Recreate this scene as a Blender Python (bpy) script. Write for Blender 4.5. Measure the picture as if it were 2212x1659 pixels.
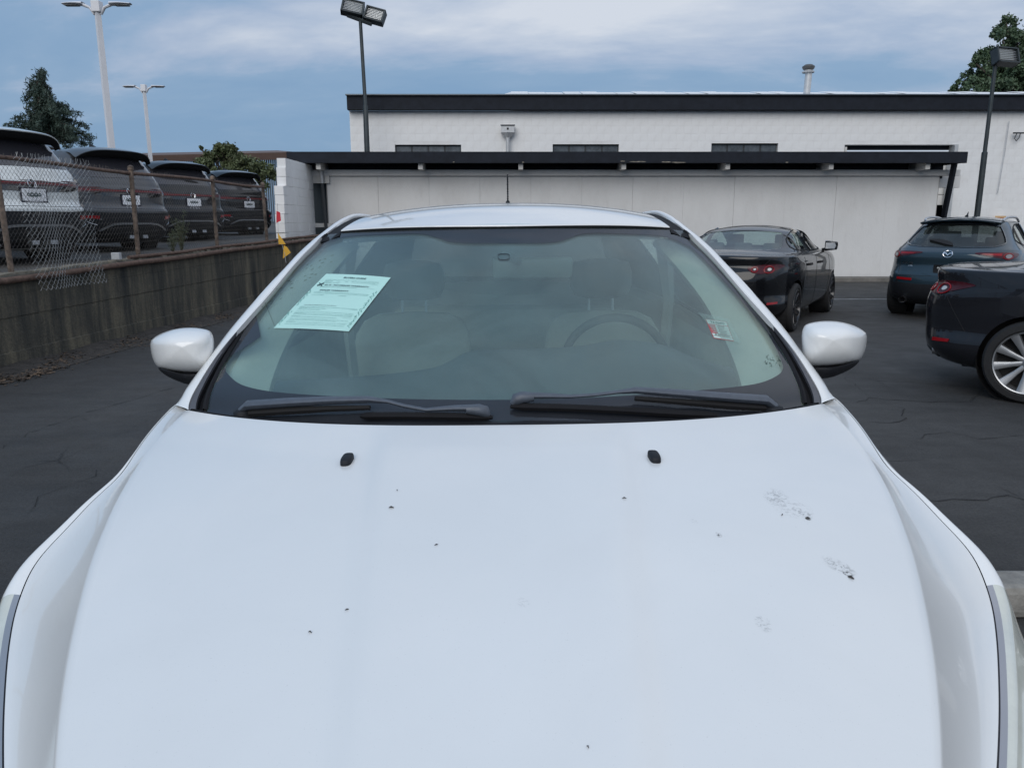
import bpy, bmesh, math, random
import numpy as np
from mathutils import Vector, Matrix
from mathutils.bvhtree import BVHTree
random.seed(7); np.random.seed(7)
PI = math.pi
SC = bpy.context.scene
for o in list(bpy.data.objects): bpy.data.objects.remove(o)
C = SC.collection

# ---------------------------------------------------------------- camera
PITCH = math.radians(11.9); CAMH = 1.45; FPX = 1662.0; IW, IH = 2212.0, 1659.0
cam = bpy.data.cameras.new('camera'); camo = bpy.data.objects.new('camera', cam); C.objects.link(camo)
camo.location = (0, 0, CAMH); camo.rotation_euler = (PI/2 - PITCH, 0, 0)
cam.sensor_width = 36; cam.sensor_fit = 'HORIZONTAL'; cam.lens = FPX/IW*36; cam.clip_start = 0.02; cam.clip_end = 3000
SC.camera = camo
# ---------------------------------------------------------------- world, sun, exposure
SUN_EL, SUN_AZ = math.radians(33), math.radians(198)      # azimuth clockwise from +Y
world = bpy.data.worlds.new('World'); SC.world = world; world.use_nodes = True
def build_world():
    nt = world.node_tree; nt.nodes.clear(); N = nt.nodes.new; L = nt.links.new
    out = N('ShaderNodeOutputWorld'); mixs = N('ShaderNodeMixShader')
    sky = N('ShaderNodeTexSky'); sky.sky_type = 'NISHITA'; sky.sun_disc = False
    sky.sun_elevation = SUN_EL; sky.sun_rotation = SUN_AZ; sky.air_density = 1.2; sky.dust_density = 1.0
    b1 = N('ShaderNodeBackground'); b1.inputs[1].default_value = 0.10; L(sky.outputs[0], b1.inputs[0])
    tc = N('ShaderNodeTexCoord'); sep = N('ShaderNodeSeparateXYZ'); L(tc.outputs['Generated'], sep.inputs[0])
    def math_(op, a, b=None, clamp=False):
        m = N('ShaderNodeMath'); m.operation = op; m.use_clamp = clamp
        for i, q in enumerate((a, b)):
            if q is None: continue
            if isinstance(q, (int, float)): m.inputs[i].default_value = q
            else: L(q, m.inputs[i])
        return m.outputs[0]
    zc = math_('MAXIMUM', sep.outputs[2], 0.0)
    den = math_('ADD', zc, 0.26)
    comb = N('ShaderNodeCombineXYZ'); L(math_('DIVIDE', sep.outputs[0], den), comb.inputs[0]); L(math_('DIVIDE', sep.outputs[1], den), comb.inputs[1])
    mp = N('ShaderNodeMapping'); mp.inputs['Rotation'].default_value = (0, 0, math.radians(-24)); mp.inputs['Scale'].default_value = (0.62, 1.0, 1); mp.inputs['Location'].default_value = (11.0, 5.0, 0)
    L(comb.outputs[0], mp.inputs[0])
    n1 = N('ShaderNodeTexNoise'); n1.inputs['Scale'].default_value = 1.0; n1.inputs['Detail'].default_value = 7; n1.inputs['Roughness'].default_value = 0.56; n1.inputs['Distortion'].default_value = 0.5
    L(mp.outputs[0], n1.inputs['Vector'])
    n2 = N('ShaderNodeTexNoise'); n2.inputs['Scale'].default_value = 3.1; n2.inputs['Detail'].default_value = 6; n2.inputs['Roughness'].default_value = 0.6; n2.inputs['Distortion'].default_value = 0.3
    L(mp.outputs[0], n2.inputs['Vector'])
    s = math_('ADD', math_('MULTIPLY', n1.outputs[0], 0.74), math_('MULTIPLY', n2.outputs[0], 0.26))
    # the cloud sheet thins towards the left of the view (west), thickens to the right and overhead
    s = math_('ADD', s, math_('MULTIPLY', sep.outputs[0], 0.11)); s = math_('ADD', s, math_('MINIMUM', math_('SUBTRACT', math_('MULTIPLY', zc, 0.34), 0.045), 0.045))
    r = N('ShaderNodeValToRGB'); cr = r.color_ramp; L(s, r.inputs[0])
    cr.elements[0].position = 0.40; cr.elements[0].color = (.205, .340, .530, 1)
    cr.elements[1].position = 0.68; cr.elements[1].color = (.64, .685, .765, 1)
    e = cr.elements.new(0.49); e.color = (.245, .375, .555, 1)
    e = cr.elements.new(0.56); e.color = (.375, .465, .620, 1)
    b2 = N('ShaderNodeBackground'); L(r.outputs[0], b2.inputs[0])
    # an overcast sky grows brighter towards the zenith
    up = math_('POWER', zc, 1.6); L(math_('ADD', math_('MULTIPLY', up, 0.42), 0.90), b2.inputs[1])
    fac = math_('MULTIPLY', 1.0, 0.93); L(fac, mixs.inputs[0]); L(b1.outputs[0], mixs.inputs[1]); L(b2.outputs[0], mixs.inputs[2]); L(mixs.outputs[0], out.inputs[0])
build_world()
sl = bpy.data.lights.new('sun', 'SUN'); sl.energy = 1.5; sl.angle = math.radians(48); sl.color = (1.0, .945, .87)
so = bpy.data.objects.new('sun', sl); C.objects.link(so)
_d = Vector((math.sin(SUN_AZ)*math.cos(SUN_EL), math.cos(SUN_AZ)*math.cos(SUN_EL), math.sin(SUN_EL)))
so.rotation_euler = _d.to_track_quat('Z', 'Y').to_euler()
SC.view_settings.view_transform = 'Standard'; SC.view_settings.look = 'None'; SC.view_settings.gamma = 1
SC.view_settings.exposure = 0.13
SC.view_settings.use_curve_mapping = False
SC.cycles.max_bounces = 8; SC.cycles.transparent_max_bounces = 16; SC.cycles.caustics_reflective = False; SC.cycles.caustics_refractive = False
SC.cycles.use_denoising = True

# ---------------------------------------------------------------- measuring helpers
CP, SP = math.cos(PITCH), math.sin(PITCH)
def ray(x, y):                       # a pixel of the 2212-px-wide photograph -> direction
    r, u = x - IW/2, IH/2 - y
    return Vector((r, FPX*CP + u*SP, -FPX*SP + u*CP))
def at(x, y, Y):                     # ... -> the point at distance Y
    d = ray(x, y); k = Y/d.y
    return Vector((d.x*k, Y, CAMH + d.z*k))
def at_z(x, y, z):
    d = ray(x, y); k = (z - CAMH)/d.z
    return Vector((d.x*k, d.y*k, z))

# ---------------------------------------------------------------- materials
MATS = {}
def mat(name, col, rough=.5, metal=0, coat=0, var=0, vscale=6, bump=0, bscale=60, spec=.5, emit=None, coat_rough=.03, stretch=(1, 1, 1), fine=0):
    if name in MATS: return MATS[name]
    m = bpy.data.materials.new(name); m.use_nodes = True; nt = m.node_tree; N = nt.nodes.new; L = nt.links.new
    b = nt.nodes['Principled BSDF']
    b.inputs['Base Color'].default_value = (*col, 1); b.inputs['Roughness'].default_value = rough; b.inputs['Metallic'].default_value = metal
    b.inputs['Coat Weight'].default_value = coat; b.inputs['Coat Roughness'].default_value = coat_rough; b.inputs['Specular IOR Level'].default_value = spec
    tc = N('ShaderNodeTexCoord'); mp = N('ShaderNodeMapping'); mp.inputs['Scale'].default_value = stretch; L(tc.outputs['Object'], mp.inputs[0])
    if var or fine:
        n = N('ShaderNodeTexNoise'); n.inputs['Scale'].default_value = vscale; n.inputs['Detail'].default_value = 8; n.inputs['Roughness'].default_value = .65
        L(mp.outputs[0], n.inputs['Vector'])
        r = N('ShaderNodeMapRange'); r.inputs[1].default_value = .3; r.inputs[2].default_value = .7; r.inputs[3].default_value = 1 - var; r.inputs[4].default_value = 1 + var
        L(n.outputs[0], r.inputs[0])
        h = N('ShaderNodeMix'); h.data_type = 'RGBA'; h.blend_type = 'MULTIPLY'; h.inputs[0].default_value = 1; h.inputs[6].default_value = (*col, 1)
        L(r.outputs[0], h.inputs[7]); L(h.outputs[2], b.inputs['Base Color'])
    if bump:
        n = N('ShaderNodeTexNoise'); n.inputs['Scale'].default_value = bscale; n.inputs['Detail'].default_value = 5; L(mp.outputs[0], n.inputs['Vector'])
        bp = N('ShaderNodeBump'); bp.inputs['Strength'].default_value = 1; bp.inputs['Distance'].default_value = bump; L(n.outputs[0], bp.inputs['Height']); L(bp.outputs[0], b.inputs['Normal'])
    if emit: b.inputs['Emission Color'].default_value = (*emit, 1); b.inputs['Emission Strength'].default_value = 1
    MATS[name] = m; return m
def glass(name, tint, f0=1.0, rough=.0, haze=0, hazecol=(.5, .6, .58)):   # a thin pane: tinted transmission plus mirror reflection, slightly dusty
    if name in MATS: return MATS[name]
    m = bpy.data.materials.new(name); m.use_nodes = True; nt = m.node_tree; nt.nodes.clear(); N = nt.nodes.new; L = nt.links.new
    out = N('ShaderNodeOutputMaterial'); t = N('ShaderNodeBsdfTransparent'); t.inputs[0].default_value = (*tint, 1)
    g = N('ShaderNodeBsdfGlossy'); g.inputs['Roughness'].default_value = rough; g.inputs['Color'].default_value = (f0, f0, f0, 1)
    ge = N('ShaderNodeNewGeometry'); dt = N('ShaderNodeVectorMath'); dt.operation = 'DOT_PRODUCT'; L(ge.outputs['Incoming'], dt.inputs[0]); L(ge.outputs['Normal'], dt.inputs[1])
    def mm(op, a, b=None):
        q = N('ShaderNodeMath'); q.operation = op
        for i, w in enumerate((a, b)):
            if isinstance(w, (int, float)): q.inputs[i].default_value = w
            elif w is not None: L(w, q.inputs[i])
        return q
    ab = mm('ABSOLUTE', dt.outputs['Value']); fr = mm('ADD', mm('MULTIPLY', mm('POWER', mm('SUBTRACT', 1.0, ab.outputs[0]).outputs[0], 5.0).outputs[0], .95).outputs[0], .043)
    mx = N('ShaderNodeMixShader'); L(fr.outputs[0], mx.inputs[0]); L(g.outputs[0], mx.inputs[2])
    if haze:
        d = N('ShaderNodeBsdfDiffuse'); d.inputs[0].default_value = (*hazecol, 1)
        h = N('ShaderNodeMixShader'); L(t.outputs[0], h.inputs[1]); L(d.outputs[0], h.inputs[2])
        tc = N('ShaderNodeTexCoord'); n = N('ShaderNodeTexNoise'); n.inputs['Scale'].default_value = 3.0; n.inputs['Detail'].default_value = 7; n.inputs['Distortion'].default_value = 1.0; L(tc.outputs['Object'], n.inputs['Vector'])
        r = N('ShaderNodeMapRange'); r.inputs[1].default_value = .3; r.inputs[2].default_value = .75; r.inputs[3].default_value = haze*.55; r.inputs[4].default_value = haze*1.6
        L(n.outputs[0], r.inputs[0]); L(r.outputs[0], h.inputs[0]); L(h.outputs[0], mx.inputs[1])
    else: L(t.outputs[0], mx.inputs[1])
    L(mx.outputs[0], out.inputs[0]); MATS[name] = m; return m

M = dict(
 white_paint=mat('white_paint', (.78, .78, .765), .34, coat=.8, var=.02, vscale=30, coat_rough=.04),
 black_plastic=mat('black_plastic', (.012, .0135, .017), .6, spec=.3, var=.25, vscale=25, bump=.0006, bscale=300),
 rubber=mat('rubber', (.010, .010, .012), .8, spec=.25, var=.2, vscale=20),
 trim_grey=mat('trim_grey', (.085, .085, .095), .5, var=.1, vscale=30),
 wiper=mat('wiper', (.075, .088, .11), .42, var=.15, vscale=60, bump=.0005, bscale=500),
 chrome=mat('chrome', (.8, .8, .82), .12, 1),
 silver=mat('silver', (.55, .56, .58), .3, 1),
 alloy=mat('alloy', (.36, .37, .385), .36, .8, coat=.4),
 alloy_dark=mat('alloy_dark', (.03, .03, .033), .3, .5, coat=.6),
 tyre=mat('tyre', (.013, .013, .014), .8, var=.25, vscale=30, bump=.002, bscale=90),
 dark=mat('dark', (.008, .008, .009), .8),
 glass_shield=glass('windshield_glass', (.80, .905, .875), haze=.012, hazecol=(.45, .58, .56)),
 glass_side=glass('side_glass', (.55, .64, .60)),
 glass_dark=glass('privacy_glass', (.16, .17, .18), haze=.03),
 glass_black=mat('black_glass', (.012, .013, .015), .06, coat=1, spec=.8),
 head_lens=mat('headlight_lens', (.60, .61, .54), .12, coat=1, var=.12, vscale=7), head_bezel=mat('headlight_bezel', (.42, .41, .42), .28, .6),
 film_in=glass('inner_dust_film', (.93, .96, .96), haze=.225, hazecol=(.345, .405, .42)),
 glass_rear=glass('rear_tinted_glass', (.09, .105, .105)),
 glass_tail=glass('sedan_rear_glass', (.62, .74, .70), haze=.08),
 lens_red=mat('lens_red', (.26, .006, .010), .2, coat=.35, spec=.3),
 lens_red_dark=mat('lens_red_dark', (.055, .004, .008), .2, coat=.35, spec=.3),
 lens_clear=mat('lens_clear', (.55, .56, .55), .12, coat=1),
 paper=mat('paper', (.80, .97, .93), .6, var=.03, vscale=8), ink=mat('ink', (.015, .05, .05), .7), ink_soft=mat('ink_soft', (.10, .26, .24), .7),
 sticker=mat('sticker', (.85, .88, .86), .5), sticker_red=mat('sticker_red', (.62, .05, .06), .5), clear_film=mat('clear_film', (.30, .42, .40), .3),
 beige=mat('beige_trim', (.50, .54, .46), .7, var=.08, vscale=9, bump=.001, bscale=200),
 seat=mat('seat_fabric', (.36, .37, .33), .85, var=.08, vscale=14, bump=.002, bscale=160),
 dash=mat('dash_plastic', (.095, .105, .105), .6, var=.12, vscale=12, bump=.001, bscale=260),
 headliner=mat('headliner', (.16, .17, .165), .9, var=.08),
 frit=mat('frit', (.034, .028, .040), .7, spec=.05, var=.15, vscale=8),
)
def paint(name, col, rough=.3, metal=.4): return mat(name, col, rough, metal, coat=(1 if col[0] > .3 else .75), var=.05, vscale=60, coat_rough=.02, spec=(.5 if col[0] > .3 else .12))

# ---------------------------------------------------------------- mesh helpers
def link(o, parent=None):
    C.objects.link(o)
    if parent is not None: o.parent = parent
    return o
def mk(name, verts, faces, m, parent=None, smooth=True, off=None, angle=None):
    me = bpy.data.meshes.new(name)
    if off is not None: verts = [(v[0]-off[0], v[1]-off[1], v[2]-off[2]) for v in verts]
    me.from_pydata([tuple(v) for v in verts], [], [tuple(f) for f in faces]); me.update()
    if m: me.materials.append(m)
    if smooth:
        me.shade_smooth()
        if angle: me.set_sharp_from_angle(angle=math.radians(angle))
    return link(bpy.data.objects.new(name, me), parent)
def tag(o, label=None, cat=None, group=None, kind=None):
    if label: o['label'] = label
    if cat: o['category'] = cat
    if group: o['group'] = group
    if kind: o['kind'] = kind
    return o
def empty(name, loc, rz=0):
    o = bpy.data.objects.new(name, None); C.objects.link(o); o.location = loc; o.rotation_euler = (0, 0, rz); o.empty_display_size = .2; return o
def struct(name, verts, faces, m, smooth=False): return tag(mk(name, verts, faces, m, smooth=smooth), kind='structure')
class MB:                                     # collects boxes, bars, tubes and grids into ONE mesh
    def __init__(s): s.v = []; s.f = []
    def add(s, v, f):
        n = len(s.v); s.v += [tuple(p) for p in v]; s.f += [tuple(i+n for i in q) for q in f]; return s
    def box(s, c, d, rz=0, rx=0, ry=0):
        R = Matrix.Rotation(rz, 3, 'Z') @ Matrix.Rotation(ry, 3, 'Y') @ Matrix.Rotation(rx, 3, 'X'); c = Vector(c)
        v = [c + R @ Vector((x*d[0]/2, y*d[1]/2, z*d[2]/2)) for x in (-1, 1) for y in (-1, 1) for z in (-1, 1)]
        return s.add(v, [(0, 1, 3, 2), (4, 6, 7, 5), (0, 4, 5, 1), (2, 3, 7, 6), (0, 2, 6, 4), (1, 5, 7, 3)])
    def bevbox(s, c, d, b=.01, rz=0, rx=0, ry=0):
        bm = bmesh.new(); bmesh.ops.create_cube(bm, size=1)
        for v in bm.verts: v.co = Vector((v.co.x*d[0], v.co.y*d[1], v.co.z*d[2]))
        bmesh.ops.bevel(bm, geom=bm.edges[:], offset=b, segments=2, affect='EDGES', profile=.6)
        R = Matrix.Rotation(rz, 3, 'Z') @ Matrix.Rotation(ry, 3, 'Y') @ Matrix.Rotation(rx, 3, 'X'); c = Vector(c)
        bm.verts.index_update(); s.add([c + R @ v.co for v in bm.verts], [[v.index for v in f.verts] for f in bm.faces]); bm.free(); return s
    def tube(s, pts, r, n=8, cap=True, flat=1.0, up=None):
        pts = [Vector(p) for p in pts]; rr = r if hasattr(r, '__len__') else [r]*len(pts); V = []; F = []
        prev = None
        for i, p in enumerate(pts):
            t = (pts[min(i+1, len(pts)-1)] - pts[max(i-1, 0)])
            t = t.normalized() if t.length > 1e-9 else Vector((0, 0, 1))
            a = (up if up is not None else (Vector((0, 0, 1)) if abs(t.z) < .9 else Vector((1, 0, 0))))
            if prev is not None and up is None: a = prev
            u = t.cross(a); u = u.normalized() if u.length > 1e-6 else t.orthogonal().normalized()
            w = u.cross(t).normalized(); prev = w
            for k in range(n):
                q = 2*PI*k/n; V.append(p + u*math.cos(q)*rr[i] + w*math.sin(q)*rr[i]*flat)
        for i in range(len(pts)-1):
            for k in range(n):
                a, b = i*n+k, i*n+(k+1) % n; F.append((a, b, b+n, a+n))
        if cap: F.append(tuple(range(n))[::-1]); F.append(tuple(range((len(pts)-1)*n, len(pts)*n)))
        return s.add(V, F)
    def cyl(s, a, b, r, n=16, r2=None): return s.tube([a, b], [r, r if r2 is None else r2], n)
    def lathe(s, prof, n=32, axis='Z', c=(0, 0, 0)):        # prof: (radius, height)
        V = []; F = []; c = Vector(c)
        for r, h in prof:
            for k in range(n):
                q = 2*PI*k/n; p = (r*math.cos(q), r*math.sin(q), h)
                V.append(c + (Vector(p) if axis == 'Z' else Vector((p[2], p[0], p[1])) if axis == 'X' else Vector((p[0], p[2], p[1]))))
        for i in range(len(prof)-1):
            for k in range(n):
                a, b = i*n+k, i*n+(k+1) % n; F.append((a, b, b+n, a+n))
        return s.add(V, F)
    def grid(s, rows, closed=False):
        n = len(rows[0]); V = [p for r in rows for p in r]; F = []
        for i in range(len(rows)-1):
            for k in range(n if closed else n-1):
                a, b = i*n+k, i*n+(k+1) % n; F.append((a, b, b+n, a+n))
        return s.add(V, F)
    def poly_prism(s, pts, a, b):                            # pts list of Vector (planar), swept from +a to +b (vectors)
        n = len(pts); V = [Vector(p)+Vector(a) for p in pts] + [Vector(p)+Vector(b) for p in pts]
        F = [tuple(range(n)), tuple(range(2*n-1, n-1, -1))] + [(i, i+n, (i+1) % n+n, (i+1) % n) for i in range(n)]
        return s.add(V, F)
    def build(s, name, m, parent=None, smooth=False, angle=40, off=None):
        o = mk(name, s.v, s.f, m, parent, smooth, off, angle)
        bm = bmesh.new(); bm.from_mesh(o.data); bmesh.ops.recalc_face_normals(bm, faces=bm.faces[:]); bm.to_mesh(o.data); bm.free()
        return o
def rowcurve(pts, n):                                        # smooth resample (Catmull-Rom) of a list of tuples by their index
    P = np.array(pts, float); k = len(P); out = []
    for i in range(n):
        t = i*(k-1)/(n-1); j = min(int(t), k-2); u = t-j
        p0, p1, p2, p3 = P[max(j-1, 0)], P[j], P[j+1], P[min(j+2, k-1)]
        out.append(.5*((2*p1)+(-p0+p2)*u+(2*p0-5*p1+4*p2-p3)*u*u+(-p0+3*p1-3*p2+p3)*u**3))
    return np.array(out)
def interp(x, xs, ys): return float(np.interp(x, xs, ys))
def pch(x, xs, ys):                                          # monotone cubic through (xs, ys), x may be an array
    xs = np.array(xs, float); ys = np.array(ys, float); h = np.diff(xs); d = np.diff(ys)/h; m = np.zeros(len(xs))
    for i in range(1, len(xs)-1):
        if d[i-1]*d[i] > 0: w1 = 2*h[i]+h[i-1]; w2 = h[i]+2*h[i-1]; m[i] = (w1+w2)/(w1/d[i-1]+w2/d[i])
    m[0], m[-1] = d[0], d[-1]
    x = np.clip(np.atleast_1d(x), xs[0], xs[-1]); j = np.clip(np.searchsorted(xs, x)-1, 0, len(xs)-2)
    t = (x-xs[j])/h[j]; t2, t3 = t*t, t**3
    return (2*t3-3*t2+1)*ys[j]+(t3-2*t2+t)*h[j]*m[j]+(-2*t3+3*t2)*ys[j+1]+(t3-t2)*h[j]*m[j+1]
def chaikin(p, k=2, closed=True):
    for _ in range(k):
        q = []; n = len(p)
        for i in range(n if closed else n-1):
            a, b = p[i], p[(i+1) % n]; q += [tuple(a[j]*.75+b[j]*.25 for j in range(len(a))), tuple(a[j]*.25+b[j]*.75 for j in range(len(a)))]
        p = q if closed else [p[0]]+q+[p[-1]]
    return p
def flat_poly(outline, cell):                                # 2D outline -> (verts2d, faces) cut into a grid of cells
    bm = bmesh.new(); vs = [bm.verts.new((a, b, 0)) for a, b in outline]; bm.faces.new(vs)
    A = [p[0] for p in outline]; B = [p[1] for p in outline]
    for lo, hi, no in ((min(A), max(A), (1, 0, 0)), (min(B), max(B), (0, 1, 0))):
        k = int((hi-lo)/cell)
        for i in range(1, k+1):
            q = lo + (hi-lo)*i/(k+1)
            bmesh.ops.bisect_plane(bm, geom=bm.verts[:]+bm.edges[:]+bm.faces[:], plane_co=(q, 0, 0) if no[0] else (0, q, 0), plane_no=no)
    bmesh.ops.triangulate(bm, faces=[f for f in bm.faces if len(f.verts) > 4])
    bm.verts.index_update(); V = [(v.co.x, v.co.y) for v in bm.verts]; F = [[v.index for v in f.verts] for f in bm.faces]
    bd = [(e.verts[0].index, e.verts[1].index) for e in bm.edges if len(e.link_faces) == 1]; bm.free(); return V, F, bd
class Proj:                                                  # lays flat outlines onto a body's surface
    def __init__(s, bvh, o, u, v, d): s.b = bvh; s.o = Vector(o); s.u = Vector(u); s.v = Vector(v); s.d = Vector(d).normalized()
    def hit(s, a, b):
        st = s.o + s.u*a + s.v*b; h = s.b.ray_cast(st, s.d)
        if h[0] is None:
            g = s.b.find_nearest(st + s.d*2.0); return g[0], g[1]
        return h[0], h[1]
    def patch(s, name, outline, m, parent, off=.004, depth=.02, cell=.06, smooth=True):
        V, F, bd = flat_poly(outline, cell); P = []; Q = []
        for a, b in V:
            p, n = s.hit(a, b)
            if n.dot(s.d) > 0: n = -n
            P.append(p + n*off); Q.append(p - n*depth)
        n = len(P); F2 = [f for f in F] + [(a, b, b+n, a+n) for a, b in bd]
        o = mk(name, P+Q, F2, m, parent, smooth, None, 45); 
        bm = bmesh.new(); bm.from_mesh(o.data)
        bmesh.ops.delete(bm, geom=[v for v in bm.verts if not v.link_faces], context='VERTS'); bmesh.ops.recalc_face_normals(bm, faces=bm.faces[:]); bm.to_mesh(o.data); bm.free()
        return o
    def line(s, name, pts, m, parent, r=.003, off=.0, step=.04):
        out = []
        for i in range(len(pts)-1):
            a, b = Vector(pts[i]), Vector(pts[i+1]); k = max(1, int((b-a).length/step))
            for j in range(k): out.append(a.lerp(b, j/k))
        out.append(Vector(pts[-1])); P = []
        for q in out:
            p, n = s.hit(q[0], q[1])
            if n.dot(s.d) > 0: n = -n
            P.append(p + n*off)
        return MB().tube(P, r, 5).build(name, m, parent, True)
_txt = {}
def text_geo(body, bold=0.0, shear=0.0):                     # lettering as flat mesh, height 1, starting at the origin
    k = (body, bold, shear)
    if k in _txt: return _txt[k]
    cu = bpy.data.curves.new('t', 'FONT'); cu.body = body; cu.size = 1; cu.offset = bold; cu.shear = shear; cu.resolution_u = 2
    o = bpy.data.objects.new('t', cu); C.objects.link(o); dg = bpy.context.evaluated_depsgraph_get(); me = o.evaluated_get(dg).to_mesh()
    V = [(v.co.x, v.co.y) for v in me.vertices]; F = [tuple(p.vertices) for p in me.polygons]
    o.evaluated_get(dg).to_mesh_clear(); bpy.data.objects.remove(o); bpy.data.curves.remove(cu)
    w = max([v[0] for v in V] + [.01]); _txt[k] = (V, F, w); return _txt[k]
def text_mb(mb, body, place, x0, y0, h, width=None, bold=0, shear=0):   # place(a,b)->3D; text with baseline left at (x0,y0)
    V, F, w = text_geo(body, bold, shear); sx = (width/w) if width else h
    mb.add([place(x0+a*sx, y0+b*h) for a, b in V], F); return w*sx
def boolean(o, cutters):
    for c in cutters:
        md = o.modifiers.new('b', 'BOOLEAN'); md.operation = 'DIFFERENCE'; md.solver = 'EXACT'; md.object = c
        if hasattr(md, 'use_self'): md.use_self = False
    bpy.context.view_layer.update(); dg = bpy.context.evaluated_depsgraph_get(); me = bpy.data.meshes.new_from_object(o.evaluated_get(dg))
    o.modifiers.clear(); o.data = me
    for c in cutters: bpy.data.objects.remove(c)
    me.shade_smooth(); me.set_sharp_from_angle(angle=math.radians(38))
def copy_tree(o, parent=None):
    c = o.copy(); C.objects.link(c); c.parent = parent
    for ch in list(o.children): copy_tree(ch, c)
    return c
# ================================================================ SETTING
def wall_x(Y): return -5.10 + .085*(Y-7.54)
def wall_top(Y): return .91 + .0215*(Y-7.6)
def asphalt():
    m = bpy.data.materials.new('asphalt'); m.use_nodes = True; nt = m.node_tree; N = nt.nodes.new; L = nt.links.new; b = nt.nodes['Principled BSDF']
    tc = N('ShaderNodeTexCoord')
    def noise(sc, det, rough=.6, dist=0, vec=None):
        n = N('ShaderNodeTexNoise'); n.inputs['Scale'].default_value = sc; n.inputs['Detail'].default_value = det; n.inputs['Roughness'].default_value = rough; n.inputs['Distortion'].default_value = dist
        L(vec or tc.outputs['Object'], n.inputs['Vector']); return n.outputs[0]
    def mr(v, a, b_, c, d):
        r = N('ShaderNodeMapRange'); r.inputs[1].default_value = a; r.inputs[2].default_value = b_; r.inputs[3].default_value = c; r.inputs[4].default_value = d; L(v, r.inputs[0]); return r.outputs[0]
    big = mr(noise(.55, 6, .6, .6), .3, .7, .70, 1.30); fine = mr(noise(70, 3), .25, .75, .68, 1.34); mid = mr(noise(5, 8, .7), .25, .75, .84, 1.18)
    mp = N('ShaderNodeMapping'); mp.inputs['Rotation'].default_value = (0, 0, .35); mp.inputs['Scale'].default_value = (.9, 4.5, 1); L(tc.outputs['Object'], mp.inputs[0])
    drag = mr(noise(1.6, 7, .7, .4, mp.outputs[0]), .3, .7, .84, 1.16)
    def mul(a, c):
        q = N('ShaderNodeMath'); q.operation = 'MULTIPLY'; L(a, q.inputs[0]); L(c, q.inputs[1]); return q.outputs[0]
    v = mul(mul(big, fine), mul(mid, drag))
    # fine hairline cracks, broken up
    nv = N('ShaderNodeTexNoise'); nv.inputs['Scale'].default_value = 1.3; nv.inputs['Detail'].default_value = 6; L(tc.outputs['Object'], nv.inputs['Vector'])
    ad = N('ShaderNodeMix'); ad.data_type = 'VECTOR'; ad.inputs[0].default_value = .22; L(tc.outputs['Object'], ad.inputs[4]); L(nv.outputs[1], ad.inputs[5])
    vo = N('ShaderNodeTexVoronoi'); vo.feature = 'DISTANCE_TO_EDGE'; vo.inputs['Scale'].default_value = .75; L(ad.outputs[1], vo.inputs['Vector'])
    cr = mr(vo.outputs['Distance'], .0, .009, 1, 0); br = mr(noise(.7, 3), .52, .60, 0, 1); crack = mul(cr, br)
    inv = mr(crack, 0, 1, 1, .38); v2 = mul(v, inv)
    col = N('ShaderNodeMix'); col.data_type = 'RGBA'; col.blend_type = 'MULTIPLY'; col.inputs[0].default_value = 1; col.inputs[6].default_value = (.045, .0435, .042, 1); L(v2, col.inputs[7]); L(col.outputs[2], b.inputs['Base Color'])
    L(mr(noise(2.2, 5), .3, .7, .62, .86), b.inputs['Roughness']); b.inputs['Specular IOR Level'].default_value = .35
    bp = N('ShaderNodeBump'); bp.inputs['Distance'].default_value = .006; bp.inputs['Strength'].default_value = .8
    s_ = N('ShaderNodeMath'); s_.operation = 'SUBTRACT'; L(noise(75, 4), s_.inputs[0]); L(crack, s_.inputs[1]); L(s_.outputs[0], bp.inputs['Height']); L(bp.outputs[0], b.inputs['Normal'])
    return m
def concrete_wall():
    m = bpy.data.materials.new('stained_concrete'); m.use_nodes = True; nt = m.node_tree; N = nt.nodes.new; L = nt.links.new; b = nt.nodes['Principled BSDF']
    tc = N('ShaderNodeTexCoord')
    def noise(sc, det, scale, rough=.65, dist=0):
        mp = N('ShaderNodeMapping'); mp.inputs['Scale'].default_value = scale; L(tc.outputs['Object'], mp.inputs[0])
        n = N('ShaderNodeTexNoise'); n.inputs['Scale'].default_value = sc; n.inputs['Detail'].default_value = det; n.inputs['Roughness'].default_value = rough; n.inputs['Distortion'].default_value = dist
        L(mp.outputs[0], n.inputs['Vector']); return n.outputs[0]
    def mr(v, a, b_, c, d):
        r = N('ShaderNodeMapRange'); r.inputs[1].default_value = a; r.inputs[2].default_value = b_; r.inputs[3].default_value = c; r.inputs[4].default_value = d; L(v, r.inputs[0]); return r.outputs[0]
    def mul(a, c):
        q = N('ShaderNodeMath'); q.operation = 'MULTIPLY'; L(a, q.inputs[0]); L(c, q.inputs[1]); return q.outputs[0]
    streak = mr(noise(2.0, 9, (1, 1.3, .16), .68, .15), .36, .66,   .06, 1.40); thin = mr(noise(7, 6, (1, 1.3, .12)), .3, .7, .62, 1.3); fine = mr(noise(45, 4, (1, 1, 1)), .3, .7, .78, 1.2); blot = mr(noise(1.1, 7, (1, 1, 1)), .3, .7, .65, 1.25)
    v = mul(mul(streak, thin), mul(fine, blot))
    r = N('ShaderNodeValToRGB'); L(mr(v, 0, 1.7, 0, 1), r.inputs[0]); e = r.color_ramp.elements; e[0].position = 0.02; e[0].color = (.017, .021, .022, 1); e[1].position = .9; e[1].color = (.22, .19, .13, 1)
    k = r.color_ramp.elements.new(.35); k.color = (.075, .070, .056, 1)
    L(r.outputs[0], b.inputs['Base Color']); b.inputs['Roughness'].default_value = .9
    bp = N('ShaderNodeBump'); bp.inputs['Distance'].default_value = .012; L(noise(28, 6, (1, 1, 1)), bp.inputs['Height']); L(bp.outputs[0], b.inputs['Normal'])
    return m
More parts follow.
